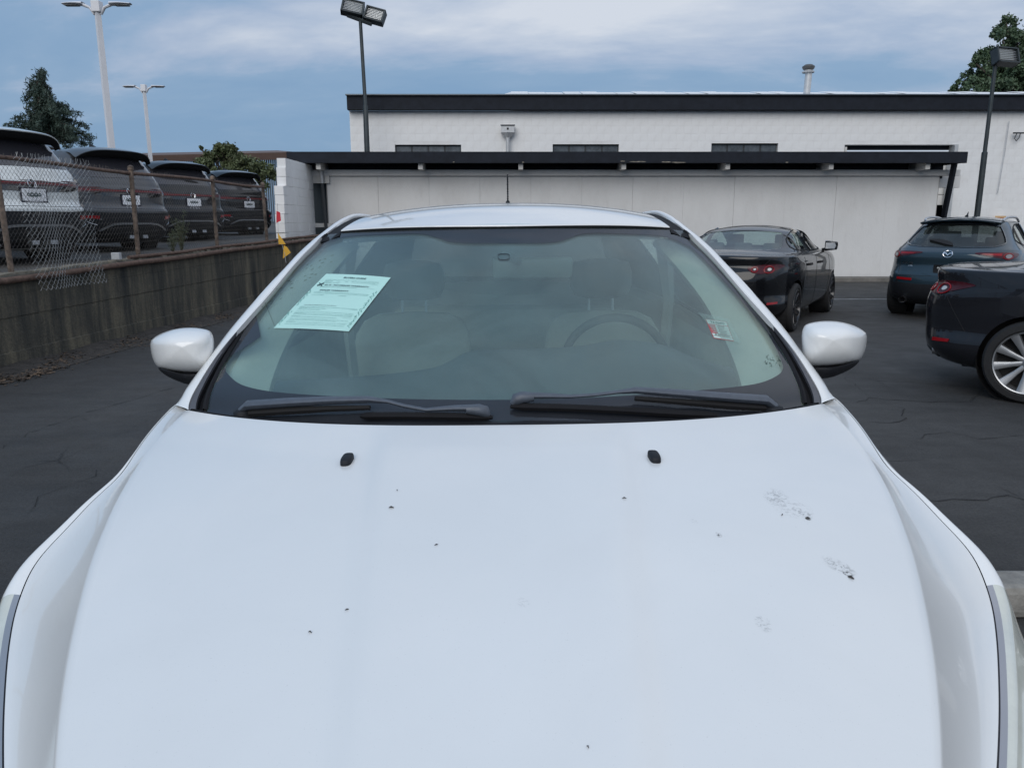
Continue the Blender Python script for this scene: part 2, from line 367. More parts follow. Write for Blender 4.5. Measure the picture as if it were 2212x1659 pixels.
def dirty_white(name, base, dirt, amount=.5, grain=.0):
    m = bpy.data.materials.new(name); m.use_nodes = True; nt = m.node_tree; N = nt.nodes.new; L = nt.links.new; b = nt.nodes['Principled BSDF']
    tc = N('ShaderNodeTexCoord')
    def noise(sc, det, scale, rough=.65):
        mp = N('ShaderNodeMapping'); mp.inputs['Scale'].default_value = scale; L(tc.outputs['Object'], mp.inputs[0])
        n = N('ShaderNodeTexNoise'); n.inputs['Scale'].default_value = sc; n.inputs['Detail'].default_value = det; n.inputs['Roughness'].default_value = rough; L(mp.outputs[0], n.inputs['Vector']); return n.outputs[0]
    def mr(v, a, b_, c, d):
        r = N('ShaderNodeMapRange'); r.inputs[1].default_value = a; r.inputs[2].default_value = b_; r.inputs[3].default_value = c; r.inputs[4].default_value = d; L(v, r.inputs[0]); return r.outputs[0]
    a = mr(noise(1.2, 9, (1, 1, .5)), .42, .75, 0, amount); c = mr(noise(7, 6, (1, 1, .35)), .55, .8, 0, amount*.8)
    s = N('ShaderNodeMath'); s.operation = 'ADD'; s.use_clamp = True; L(a, s.inputs[0]); L(c, s.inputs[1])
    mx = N('ShaderNodeMix'); mx.data_type = 'RGBA'; mx.inputs[6].default_value = (*base, 1); mx.inputs[7].default_value = (*dirt, 1); L(s.outputs[0], mx.inputs[0]); L(mx.outputs[2], b.inputs['Base Color'])
    b.inputs['Roughness'].default_value = .7
    bp = N('ShaderNodeBump'); bp.inputs['Distance'].default_value = .004; L(noise(22, 6, (1, 1, 1)), bp.inputs['Height']); L(bp.outputs[0], b.inputs['Normal'])
    return m
MA = asphalt(); MC = concrete_wall()
M['board_white'] = dirty_white('painted_board', (.655, .65, .64), (.47, .455, .44), .42)
M['block_white'] = dirty_white('painted_block', (.82, .82, .815), (.60, .58, .56), .5)
M['block_mortar'] = dirty_white('painted_mortar', (.79, .79, .785), (.57, .55, .53), .55)
M['rust'] = mat('rusty_steel', (.125, .078, .058), .85, var=.55, vscale=16, bump=.003, bscale=60)
M['rust_post'] = mat('rusty_post', (.14, .105, .082), .85, var=.85, vscale=10, bump=.003, bscale=60)
M['wire_old'] = mat('old_wire', (.105, .095, .085), .6, .3, var=.5, vscale=5)
M['wire_new'] = mat('galvanised_wire', (.33, .34, .34), .5, .4, var=.3, vscale=9)
M['navy'] = mat('dark_fascia', (.0115, .0145, .022), .7, spec=.25, var=.3, vscale=5, bump=.002, bscale=30)
M['rafter'] = mat('rafter_white', (.55, .54, .52), .7, var=.12, vscale=8)
M['galv'] = mat('galvanised', (.50, .51, .52), .5, .3, var=.15, vscale=8)
M['roof_white'] = dirty_white('roof_coating', (.80, .80, .80), (.55, .55, .55), .4)
M['window_dark'] = mat('old_window', (.075, .085, .095), .22, var=.7, vscale=4, coat=.3)
M['mullion'] = mat('mullion', (.03, .035, .04), .6)
M['pole_white'] = mat('pole_white', (.70, .70, .72), .5, var=.04)
M['pole_dark'] = mat('pole_dark', (.035, .045, .050), .55, .3, var=.2)
M['leaf_dark'] = mat('conifer_needles', (.040, .066, .050), .7, var=.5, vscale=1.2)
M['leaf_mid'] = mat('bush_leaves', (.085, .105, .045), .65, var=.5, vscale=1.5)
M['leaf_broad'] = mat('broad_leaves', (.065, .105, .055), .6, var=.55, vscale=.9)
M['bark'] = mat('bark', (.07, .055, .045), .9, var=.3, bump=.01, bscale=20)

# asphalt lot, with the fenced lot above it
struct('asphalt_ground', [(-900, -300, 0), (900, -300, 0), (900, 1600, 0), (-900, 1600, 0)], [(0, 1, 2, 3)], MA)
up = []; N_ = 30
Ys = [-12 + i*(19.3+12)/(N_-1) for i in range(N_)]
MU = mat('upper_asphalt', (.075, .072, .068), .85, var=.35, vscale=1.5, bump=.01, bscale=40)
v = [(wall_x(Y)-.17, Y, wall_top(Y)-.02) for Y in Ys] + [(-70, Y, wall_top(Y)+.1) for Y in Ys]
f = [(i, i+1, i+1+N_, i+N_) for i in range(N_-1)]
v += [(-5.3, 19.3, 1.14), (-5.3, 90, 1.5), (-70, 90, 1.5), (-70, 19.3, 1.24)]; f += [(2*N_, 2*N_+1, 2*N_+2, 2*N_+3)]
v += [(-5.3, 19.3, -.1), (-5.3, 90, -.1)]; f += [(2*N_, 2*N_+4, 2*N_+5, 2*N_+1)]
struct('upper_lot_ground', v, f, MU)

# retaining wall: cast-concrete lifts, each a little proud of the next
rw = empty('retaining_wall', (wall_x(9), 9, 0)); tag(rw, 'stained dark concrete retaining wall below the chain-link fence on the left', 'wall')
ro = Vector((wall_x(9), 9, 0))
def wall_strip(z0f, z1f, proud, th=.2):
    V = []
    for Y in Ys + [20.2]:
        t = wall_top(Y); x = wall_x(Y)+proud
        V.append([(x, Y, t*z0f), (x, Y, t*z1f-.006), (x-.012, Y, t*z1f), (x-th, Y, t*z1f)])
    return V
for a_, b_, pr in ((-.08, .17, .012), (.17, .55, .0), (.55, .80, .006), (.80, 1.0, .002)):
    MB().grid(wall_strip(a_, b_, pr)).build('concrete_lift', MC, rw, off=ro)
cap = MB(); rr = random.Random(3)
for Y in np.arange(4, 18, .11):
    z = wall_top(Y); cap.box((wall_x(Y)-.10+rr.uniform(-.02, .02), Y, z+.002), (.15+rr.uniform(-.05, .04), .115, .03+rr.uniform(-.012, .012)), rz=rr.uniform(-.1, .1))
tag(cap.build('crumbled_mortar', mat('mortar_crumb', (.22, .20, .16), .9, var=.4, vscale=12), rw, off=ro), kind='stuff')
def rust_pipe(name, dx, dz, r, y0, y1, lab):
    pts = [(wall_x(Y)+dx, Y, wall_top(Y)+dz+.006*math.sin(Y*2.1)) for Y in np.linspace(y0, y1, 24)]
    mid = Vector(pts[12]); o = MB().tube([Vector(p)-mid for p in pts], r, 10).build(name, M['rust'], None, True); o.location = mid
    return tag(o, lab, 'pipe')
rust_pipe('rusty_pipe', .045, -.035, .034, 1.0, 18.3, 'long rusty brown pipe strapped along the front top edge of the concrete wall')
rust_pipe('rusty_pipe', -.03, .035, .024, 10.0, 18.3, 'thinner rusty pipe lying on top of the concrete wall under the fence')
jb = at(255, 564, 9.55); o = MB().bevbox((0, 0, 0), (.10, .07, .085), .006).build('junction_box', M['galv']); o.location = (wall_x(9.72)-.02, 9.72, wall_top(9.72)+.075)
tag(o, 'small pale grey metal box on the rusty pipe atop the concrete wall', 'junction box')

# chain link fence
fx = lambda Y: wall_x(Y)-.13
fence = empty('chain_link_fence', (fx(10), 10, wall_top(10))); fo = Vector(fence.location)
tag(fence, 'rusty chain-link fence on the concrete wall in front of the parked crossovers', 'fence')
FT = 2.10
posts = (3.3, 5.68, 8.04, 10.4, 12.7, 14.75)
for i, Y in enumerate(posts):
    lean = .02*math.sin(i*2.3)
    MB().tube([(fx(Y), Y, wall_top(Y)-.05), (fx(Y)+lean, Y, FT+.02)], .029, 10).build('post', M['rust_post'], fence, True, off=fo)
    MB().tube([(fx(Y)+lean, Y, FT+.01), (fx(Y)+lean, Y, FT+.055), (fx(Y)+lean, Y, FT+.07)], [.04, .035, .012], 10).build('post_cap', M['rust_post'], fence, True, off=fo)
MB().tube([(fx(Y), Y, FT-.02+.012*math.sin(Y*1.7)) for Y in np.linspace(1.5, 14.75, 40)], .022, 8).build('top_rail', M['rust'], fence, True, off=fo)
def weave(y0, y1, z0, z1, xo, pitch, hz, r, seed, jit=.004, warp=None):
    rnd = np.random.RandomState(seed); mb = MB(); k = 0; Y = y0
    while Y < y1:
        zb = z0(Y) if callable(z0) else z0; n = int((z1-zb)/(hz/2)); pts = []
        for i in range(n+1):
            s = 1 if (i+k) % 2 else -1
            z = zb + i*hz/2; y = Y + s*pitch*.25*1.04 + rnd.uniform(-jit, jit); x = fx(Y)+xo + .004*s + .012*math.sin(Y*3+z*2.1)
            if warp: x, y, z = warp(x, y, z)
            pts.append(Vector((x, y, z)))
        if seed % 2 == 0 or rnd.rand() < .7:
            d = pts[-1]; pts.append(d+Vector((rnd.uniform(-.01, .01), rnd.uniform(-.015, .015), .03+rnd.uniform(0, .02))))
        mb.tube(pts, r, 3, cap=False); Y += pitch/2; k += 1
    return mb
tag(weave(1.6, 14.75, lambda Y: wall_top(Y)+.01, FT-.01, 0, .062, .064, .0018, 4).build('wire_mesh', M['wire_old'], fence, False, off=fo), kind='stuff')
def w2(x, y, z):
    k = max(0, 1.25-z); return x+.10+.16*k + .03*math.sin(y*7), y+.06*k + .02*math.sin(z*6), z
lm = weave(8.1, 9.25, .74, FT+.02, .05, .066, .070, .0021, 6, .008, w2).build('loose_wire_mesh', M['wire_new'], None, False)
tag(lm, 'loose brighter sheet of chain-link wire hanging over the fence and wall edge', 'wire mesh')

# dirt and leaves along the foot of the wall, weeds on the wall
rnd = np.random.RandomState(5); mb = MB()
for i in range(5200):
    Y = rnd.uniform(4, 17); dx = abs(rnd.normal(0, .22)) + .01; 
    if i % 9 == 0: Y = 7.25+rnd.normal(0, .22); dx = .42+rnd.normal(0, .10)
    x = wall_x(Y)+dx; s = rnd.uniform(.006, .022); a = rnd.uniform(0, PI); z = .004+rnd.uniform(0, .018)*max(0, 1-dx*2)
    u = Vector((math.cos(a), math.sin(a), rnd.uniform(-.4, .4)))*s; w = Vector((-math.sin(a), math.cos(a), rnd.uniform(-.4, .4)))*s*.55; p = Vector((x, Y, z+s*.3))
    mb.add([p-u-w, p+u-w, p+u+w, p-u+w], [(0, 1, 2, 3)])
tag(mb.build('leaf_litter', mat('leaf_litter', (.095, .066, .045), .9, var=.75, vscale=9)), 'brown dead leaves and grit along the foot of the concrete wall', 'leaf litter', kind='stuff')
mb = MB()
for i in range(64):
    Y = 3.4+i*.22; V = []
    for j in range(5): dx = j*.13; V.append((wall_x(Y)+dx, Y, max(.004, .035*(1-dx/.45)+.012*math.sin(Y*5+j))))
    if i == 0: rows = []
    rows.append(V)
tag(MB().grid(rows).build('dirt_bank', mat('dirt', (.050, .044, .039), .95, var=.5, vscale=8, bump=.02, bscale=20), None, True), kind='structure')
def weed(Y, dx, h, n, seed, lab):
    rnd = np.random.RandomState(seed); mb = MB(); lf = MB(); 
    for i in range(n):
        a = rnd.uniform(0, 2*PI); sp = rnd.uniform(.05, .35)*h; hh = h*rnd.uniform(.5, 1)
        p0 = Vector((0, 0, 0)); p1 = Vector((math.cos(a)*sp*.4, math.sin(a)*sp*.8, hh*.6)); p2 = Vector((math.cos(a)*sp, math.sin(a)*sp*1.6, hh))
        mb.tube([p0, p1, p2], [.004, .003, .0015], 4)
        for k in range(26):
            t = rnd.uniform(.15, 1); p = p0.lerp(p1, t*2) if t < .5 else p1.lerp(p2, t*2-1)
            d = Vector((rnd.normal(), rnd.normal(), rnd.normal()*.6+.4)).normalized()*rnd.uniform(.02, .05); w = d.orthogonal().normalized()*.006
            lf.add([p, p+d*.5+w, p+d, p+d*.5-w], [(0, 1, 2, 3)])
    e = empty('weed_plant', (wall_x(Y)+dx, Y, wall_top(Y)-.01)); tag(e, lab, 'weed')
    mb.build('stem', mat('weed_stem', (.10, .10, .05), .8), e); tag(lf.build('foliage', mat('weed_leaf', (.075, .095, .045), .7, var=.4), e), kind='stuff')
weed(11.85, -.28, .62, 16, 1, 'tall straggly green weed behind the fence in front of the third crossover')
weed(11.45, -.2, .34, 10, 2, 'low grassy weed behind the fence right of the second post gap')

# pennants at the end of the fence
pn = empty('pennant_string', (fx(14.75)+.08, 14.75, 1.62)); tag(pn, 'fallen string of small red and yellow pennants hanging off the last fence post', 'pennants')
po = Vector(pn.location)
P = [at(599, 440, 14.7), at(600, 470, 14.7), at(601, 500, 14.65), at(607, 522, 14.6), at(614, 545, 14.5), at(618, 568, 14.45)]
MB().tube(P, .004, 4).build('string', M['galv'], pn, off=po)
for pts, c in (([(597, 456), (605, 459), (607, 477), (597, 482)], 'r'), ([(600, 503), (609, 516), (617, 528), (602, 528)], 'y'), ([(613, 530), (620, 534), (628, 546), (611, 559)], 'y')):
    q = [at(a, b, 14.6 if c == 'r' else 14.5) for a, b in pts]
    o = MB().poly_prism(q, (0, 0, 0), (.0, .004, 0)).build('pennant', mat('pennant_red', (.62, .03, .05), .6) if c == 'r' else mat('pennant_yellow', (.80, .45, .05), .6), pn, off=po)
    o['label'] = 'red pennant' if c == 'r' else 'yellow pennant'

# ---------------------------------------------------------------- main building (far), shed with canopy (near)
BY = 22.5                                       # facade plane of the main building
bx = lambda px, y=300: at(px, y, BY).x
bz = lambda y, Y=BY: at(1106, y, Y).z
bld = empty('workshop_building', (5, BY, 0)); bo = Vector(bld.location)
tag(bld, 'long white painted block workshop with a dark roof fascia behind the lean-to', 'building')
XL, XR = bx(756, 280), 21.0
ZF = bz(240); ZT = bz(209)
holes = [(bx(853, 320), bx(996, 320), 2.4, bz(313)), (bx(1194, 320), bx(1337, 320), 2.4, bz(312)), (bx(1537, 320), bx(1681, 320), 2.4, bz(310)), (bx(1825, 320), bx(2068, 320), 0, bz(313))]
mb = MB()
def inhole(x, z): return any(a < x < b and c < z < d for a, b, c, d in holes)
# backing wall (mortar plane) built from rectangles round the openings
xs = sorted({XL, XR} | {h[0] for h in holes} | {h[1] for h in holes}); zs = sorted({0, 2.4, ZF} | {h[3] for h in holes})
for i in range(len(xs)-1):
    for j in range(len(zs)-1):
        if not inhole((xs[i]+xs[i+1])/2, (zs[j]+zs[j+1])/2): mb.box(((xs[i]+xs[i+1])/2, BY+.13, (zs[j]+zs[j+1])/2), (xs[i+1]-xs[i], .22, zs[j+1]-zs[j]))
mb.build('wall', M['block_mortar'], bld, off=bo)
MB().box((XL+.1, BY+8, ZF/2), (.2, 15.6, ZF)).build('side_wall', M['block_white'], bld, off=bo)
BH, BL = .2032, .4064
cand = []; row = 0; z = ZF-BH
while z > -.01:
    x = XL - (BL/2 if row % 2 else 0)
    while x < XR:
        a, b_ = max(x, XL), min(x+BL, XR); 
        for h in holes:
            if h[2]-.1 < z+BH/2 < h[3]:
                if a < h[0] < b_ and h[1] > b_: b_ = h[0]
                elif a < h[1] < b_ and h[0] < a: a = h[1]
                elif a >= h[0] and b_ <= h[1]: b_ = a
        if b_-a > .05 and (z > 2.95 or a > 10.3): cand.append((a, b_, z))
        x += BL
    z -= BH; row += 1
bm_cache = {}
def block_mesh(l):
    k = round(l, 2)
    if k not in bm_cache:
        q = MB().bevbox((0, 0, 0), (l-.004, .06, BH-.004), .003)
        me = bpy.data.meshes.new('block'); me.from_pydata(q.v, [], q.f); me.materials.append(M['block_white']); bm_cache[k] = me
    return bm_cache[k]
rnd = random.Random(11); inview = [c for c in cand if c[0] < at(2212, 300, BY).x+.1]; inview.sort(key=lambda c: (c[2] < 2.95, rnd.random()))
single = set(inview[:296]); rest = MB()
for c in cand:
    pos = Vector(((c[0]+c[1])/2, BY+.0470+rnd.uniform(-.0012, .0012), c[2]+BH/2))
    if c in single:
        o = bpy.data.objects.new('block', block_mesh(c[1]-c[0])); o.location = pos-bo; o.rotation_euler = (rnd.uniform(-.004, .004), 0, rnd.uniform(-.004, .004)); link(o, bld)
    else: rest.box(pos, (c[1]-c[0]-.004, .06, BH-.004))
tag(rest.build('block_courses', M['block_white'], bld, off=bo), kind='stuff')
MB().bevbox(((bx(752, 215)+XR)/2, BY-.10, (ZF+ZT)/2+.0), (XR-bx(752, 215), .22, ZT-ZF), .01).build('fascia', M['navy'], bld, off=bo)
MB().box(((bx(752, 215)+XR)/2, BY-.13, ZT+.008), (XR-bx(752, 215)+.04, .30, .03)).build('fascia_flashing', mat('flashing', (.12, .14, .16), .4, .5), bld, off=bo)
# pale roof rising behind the fascia
ra, rb = at(1062, 208, BY+.3), at(1096, 202, BY+2.6)
mb = MB(); n = 40; x0, x1 = ra.x, XR
for i in range(n):
    xa, xb = x0+(x1-x0)*i/n, x0+(x1-x0)*(i+1)/n; w = .012*math.sin(i*1.7)
    za = ZT-.02; mb.add([(xa, BY+.05, za), (xb-.02, BY+.05, za), (xb-.02+(.45 if i == 0 else 0), BY+3.2, rb.z+.13+w), (xa+(.55 if i == 0 else 0), BY+3.2, rb.z+.13+w)], [(0, 1, 2, 3)])
mb.add([(x0, BY+.05, za-.01), (x1, BY+.05, za-.01), (x1, BY+3.2, rb.z+.10), (x0+.5, BY+3.2, rb.z+.10)], [(0, 1, 2, 3)])
mb.add([(x0+.5, BY+3.2, rb.z+.10), (x1, BY+3.2, rb.z+.10), (x1, BY+16, rb.z+.3), (x0+.5, BY+16, rb.z+.3)], [(0, 1, 2, 3)])
mb.build('roof', M['roof_white'], bld, off=bo)
# vent stack
vx = at(1744, 180, BY+1.2); vb = Vector((vx.x, BY+1.2, at(1744, 208, BY+1.2).z-.1)); vt = at(1744, 158, BY+1.2); sc_ = 21.6/1662
vs = empty('vent_stack', vb); tag(vs, 'short round metal vent pipe with a rain cap on the white roof', 'vent')
MB().cyl((0, 0, 0), (.02, 0, vt.z-vb.z), 7.5*sc_, 18).build('pipe', M['galv'], vs, True)
zt = vt.z-vb.z; mb = MB()
mb.lathe([(13*sc_, zt+.0), (13.5*sc_, zt+.03), (9*sc_, zt+.06), (9*sc_, zt+.14)], 20); mb.build('collar', M['galv'], vs, True)
MB().lathe([(8*sc_, zt+.06), (12*sc_, zt+.10), (13.5*sc_, zt+.15), (13.5*sc_, zt+.17), (8*sc_, zt+.22), (.001, zt+.23)], 20).build('rain_cap', mat('cap_dark', (.10, .10, .10), .6, .3), vs, True)
# windows
for i, h in enumerate(holes[:3]):
    w = MB().box(((h[0]+h[1])/2, BY+.16, (h[2]+h[3])/2), (h[1]-h[0], .05, h[3]-h[2])).build('window', M['mullion'], bld, off=bo)
    n = 4; W = h[1]-h[0]
    for k in range(n):
        MB().box((h[0]+W*(k+.5)/n, BY+.125, h[3]-.19), (W/n-.05, .012, .30)).build('pane', M['window_dark'], w, off=bo)
        MB().box((h[0]+W*(k+.5)/n, BY+.125, h[3]-.60), (W/n-.05, .012, .42)).build('pane', M['window_dark'], w, off=bo)
# roll-up door
h = holes[3]; dr = MB()
dr.box(((h[0]+h[1])/2, BY+.30, h[3]-.06), (h[1]-h[0], .10, .12)); dr.build('door_header', M['navy'], bld, off=bo)
MB().box((h[0]+.03, BY+.1, 1.75), (.05, .24, 3.5)).build('door_jamb', M['rafter'], bld, off=bo)
MB().box((h[1]-.06, BY+.08, h[3]/2), (.10, .30, h[3])).build('door_jamb', M['galv'], bld, off=bo)
for k in range(5): MB().bevbox(((h[0]+h[1])/2, BY+.35, h[3]-.18-.30*k-.12), (h[1]-h[0]-.1, .04, .285), .01).build('door_panel', M['galv'] if k < 1 else M['block_white'], bld, off=bo)
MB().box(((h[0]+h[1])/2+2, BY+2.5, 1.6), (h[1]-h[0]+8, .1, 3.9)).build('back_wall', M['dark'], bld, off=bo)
for k, q in enumerate((11.75, 12.02)): MB().box((q, BY+1.2, 1.3), (.03, .03, 2.0)).build('shelf_upright', M['galv'], bld, off=bo)
# scupper box and downspout
s = at(1097, 283, BY); k_ = 21.6/1662; dn = empty('downspout', (s.x, BY-.1, bz(330)-.2)); d0 = Vector(dn.location)
tag(dn, 'white roof drain box with funnel and downpipe on the workshop wall', 'downspout')
MB().bevbox((s.x, BY-.13, s.z+.03), (28*k_, .2, 16*k_), .008).build('scupper_box', M['galv'], dn, off=d0)
MB().box((s.x, BY-.23, s.z+.12), (31*k_, .03, .03)).build('box_lip', M['mullion'], dn, off=d0)
MB().box((s.x, BY-.235, s.z+.03), (.05, .012, .05)).build('outlet', M['dark'], dn, off=d0)
MB().tube([(s.x, BY-.13, s.z-.07), (s.x, BY-.13, s.z-.20)], [.20, .07], 4, cap=False).build('funnel', M['galv'], dn, off=d0)
MB().cyl((s.x, BY-.13, s.z-.19), (s.x, BY-.13, 2.9), .055, 10).build('downpipe', M['galv'], dn, True, off=d0)
# wall cable, bracket and notices at the right
a, b_ = at(2180, 262, BY-.05), at(2155, 418, BY-.05)
tag(MB().tube([(0, 0, 0), (-.01, 0, -.8), (b_-a)], .012, 5).build('wall_conduit', M['galv']), 'thin grey conduit running down the white block wall at the right', 'conduit').location = a
a = at(2196, 292, BY-.12); mb = MB(); mb.box((.06, 0, .05), (.30, .08, .035)); br = mb.build('wall_bracket', M['mullion']); br.location = a
tag(br, 'small dark bracket with a hook high on the white wall at the right edge', 'bracket'); MB().tube([(.0, 0, .03), (-.06, -.02, -.10), (.0, -.02, -.16), (.08, 0, -.08), (.10, 0, .03)], .012, 6).build('hook', M['mullion'], br, True)
def notice(px, py, w, hgt, mc, txt, tm, lab):
    p = at(px, py, BY-.06); o = MB().bevbox((0, 0, 0), (w, .02, hgt), .004).build('wall_notice', mc); o.location = p; tag(o, lab, 'sign')
    mb = MB(); text_mb(mb, txt, lambda a, b: Vector((a, -.0125, b)), -w*.3, -hgt*.22, hgt*.5, w*.6, .02); mb.build('lettering', tm, o)
notice(2161, 471, .30, .11, mat('notice_tan', (.62, .42, .22), .6), 'PARKING', mat('ink_red', (.35, .05, .03), .6), 'tan notice plate with red lettering on the white wall above the blue crossover')
notice(2086, 472, .26, .07, M['sticker'], 'NO PARKING', mat('ink_red', (.4, .05, .03), .6), 'thin white notice strip with red lettering left of the tan plate')

# shed with canopy in front of it
SY = 19.6; CY = 18.95
shed = empty('lean_to_shed', (3, SY, 0)); s0 = Vector(shed.location)
tag(shed, 'low off-white panelled lean-to with a dark overhanging canopy behind the cars', 'shed')
X0, X1 = at(710, 480, SY).x, at(2026, 420, SY).x; ZS = at(1106, 380, SY).z; pw = (X1-X0)/12.0
for i in range(12):
    x = X0+pw*(i+.5); MB().bevbox((x, SY+.03+.004*math.sin(i*2.9), (ZS+.04)/2+.03), (pw-.0035, .04, ZS-.09), .002).build('wall_panel', M['board_white'], shed, off=s0)
for i in range(13): MB().box((X0+pw*i, SY+.06, ZS/2), (.06, .03, ZS-.02)).build('batten', mat('batten_grey', (.36, .35, .34), .8), shed, off=s0)
ZC0, ZC1 = at(1106, 353, CY).z, at(1106, 329, CY).z; CX0, CX1 = at(620, 340, CY).x, at(2088, 340, CY).x
MB().box(((X0+X1)/2+.0, SY-.03, (ZS+at(1106, 370, SY).z)/2+.01), (X1-X0+.9, .10, .14)).build('header_board', M['board_white'], shed, off=s0)
MB().bevbox(((CX0+CX1)/2, CY, (ZC0+ZC1)/2), (CX1-CX0, .09, ZC1-ZC0), .008).build('fascia', M['navy'], shed, off=s0)
zs = at(1106, 371, SY).z
mb = MB(); rq = random.Random(9)
for px, w_ in ((1378, 34), (1345, 10), (1440, 22), (1466, 30), (1700, 6), (1130, 5), (980, 4), (640, 8)):
    p = at(px, 350.5+rq.uniform(-2, 1), CY-.048); L__ = w_*.0112; pts = [(p.x+L__*(math.cos(a)*.5+rq.uniform(-.07, .07)), p.y, p.z+.016*math.sin(a)*rq.uniform(.5, 1.2)) for a in np.linspace(0, 2*PI, 14, endpoint=False)]
    mb.add(pts, [tuple(range(14))]); 
tag(mb.build('peeled_paint', mat('bare_wood', (.20, .18, .15), .9, var=.6, vscale=18), shed, off=s0), kind='stuff')
MB().add([(CX0, CY+.05, ZC0+.09), (CX1, CY+.05, ZC0+.09), (CX1, BY-.3, ZC0-.0), (CX0, BY-.3, ZC0-.0)], [(0, 1, 2, 3)]).build('soffit', mat('soffit_dark', (.02, .022, .03), .8, var=.2), shed, off=s0)
MB().add([(CX0, CY-.045, ZC1+.004), (CX1, CY-.045, ZC1+.004), (CX1, BY-.3, ZC1-.02), (CX0, BY-.3, ZC1-.02)], [(0, 1, 2, 3)]).build('canopy_roof', M['navy'], shed, off=s0)
MB().box((CX1-.03, (CY+BY-.3)/2, (ZC0+ZC1)/2), (.05, BY-.3-CY-.1, ZC1-ZC0-.02)).build('side_fascia', M['navy'], shed, off=s0)
for px in (685, 907, 1125, 1349, 1575, 1800, 2010):
    x = at(px, 363, SY-.7).x; MB().bevbox((x, SY-.03, zs+.10), (.11, 1.1, .17), .006).build('rafter', M['rafter'], shed, off=s0)
MB().box(((CX0+CX1)/2, SY+.25, (ZC0+zs)/2-.02), (CX1-CX0-.1, .05, .42)).build('back_board', mat('soffit_dark', (.02, .022, .03), .8), shed, off=s0)
# brace and left recess
a, b_ = at(2062, 353, CY+.3), at(2012, 600, SY+1.2)
MB().tube([a, b_], .07, 4).build('brace', M['navy'], shed, off=s0)
MB().bevbox((at(2040, 390, SY+.4).x, SY+.4, at(2040, 392, SY+.4).z), (.75, .1, .32), .006).build('end_header', M['board_white'], shed, off=s0)
MB().box((X0-.35, SY+.5, 1.4), (.8, .05, 2.8)).build('recess_back', mat('recess_teal', (.022, .035, .045), .7), shed, off=s0)
MB().bevbox((at(684, 383, SY-.05).x, SY-.02, at(684, 384, SY).z), (.62, .10, .28), .006).build('lintel', M['rafter'], shed, off=s0)
MB().bevbox((at(690, 487, SY-.05).x, SY-.02, at(684, 487, SY).z), (.62, .12, .10), .006).build('sill', M['rafter'], shed, off=s0)
MB().box((X0+.02, SY+.02, .4), (.12, .1, 1.8)).build('corner_post', M['board_white'], shed, off=s0)
x = at(697, 400, SY-.1).x; dp = MB(); dp.cyl((x-.02, SY-.12, zs+.08), (x, SY-.14, at(697, 397, SY).z), .045, 8)
o = dp.build('shed_downpipe', M['galv'], None, True, off=(x, SY-.12, 1)); o.location = (x, SY-.12, 1); tag(o, 'pipe running down the left end of the lean-to, pale above and dark below', 'downpipe')
MB().cyl((x, SY-.14, at(697, 397, SY).z), (x+.05, SY-.12, .9), .04, 8).build('lower_pipe', M['mullion'], o, True, off=(x, SY-.12, 1))
# block wing wall with a toothed end
ww = empty('block_wing_wall', (-5.0, 18.2, 1.0)); w0 = Vector(ww.location); tag(ww, 'white painted block wall end with toothed edge at the left of the lean-to', 'wall')
zb, zt_ = 1.02, 2.80; nrow = 9; hh = (zt_-zb)/nrow
blk = {}
for r_ in range(nrow):
    lean = [0, .06, .0, .10, .04, .12, .22, .30, .42][r_]; Y0 = 16.85+lean*1.3 + (.0 if r_ % 2 else .10); Y = Y0; z = zb+hh*r_; j = 0
    while Y < SY-.1:
        L_ = .41 if (j or r_ % 2) else .21; L_ = min(L_, SY-.05-Y)
        if L_ < .04: break
        MB().bevbox((-5.0+rnd.uniform(-.004, .004), Y+L_/2, z+hh/2), (.20, L_-.006, hh-.006), .006).build('block', M['block_white'], ww, off=w0); Y += L_; j += 1
MB().box((-5.0, (17.3+SY)/2, (zb+zt_)/2), (.186, SY-17.3, zt_-zb-.01)).build('mortar_core', M['block_mortar'], ww, off=w0)
# kerb strip at the wall foot, parking lines, wheel stop
struct('kerb', *(lambda q: (q.v, q.f))(MB().bevbox((4, SY-.35, .05), (17, .5, .10), .01)), mat('kerb_concrete', (.17, .16, .145), .9, var=.3, vscale=5, bump=.006, bscale=40))
def worn_line(name, pts, m):
    mb = MB(); mb.add([(*p, .004) for p in pts], [tuple(range(len(pts)))]); return tag(mb.build(name, m), kind='structure')
ML = mat('worn_line_paint', (.30, .30, .30), .8, var=.5, vscale=9)
a, b_ = at_z(1795, 647, 0), at_z(1960, 647, 0)
worn_line('parking_line', [(a.x-1.5, a.y-.04), (b_.x+2.5, b_.y-.04), (b_.x+2.5, b_.y+.05), (a.x-1.5, a.y+.05)], ML)
o = MB().bevbox((0, 0, 0), (1.8, .16, .13), .03).build('wheel_stop', mat('stop_concrete', (.24, .23, .21), .9, var=.35, vscale=8, bump=.005, bscale=50)); p = at_z(2192, 1284, .06); o.location = (p.x+.80, p.y, .065)
tag(o, 'weathered concrete wheel stop on the asphalt beside the white car', 'wheel stop')
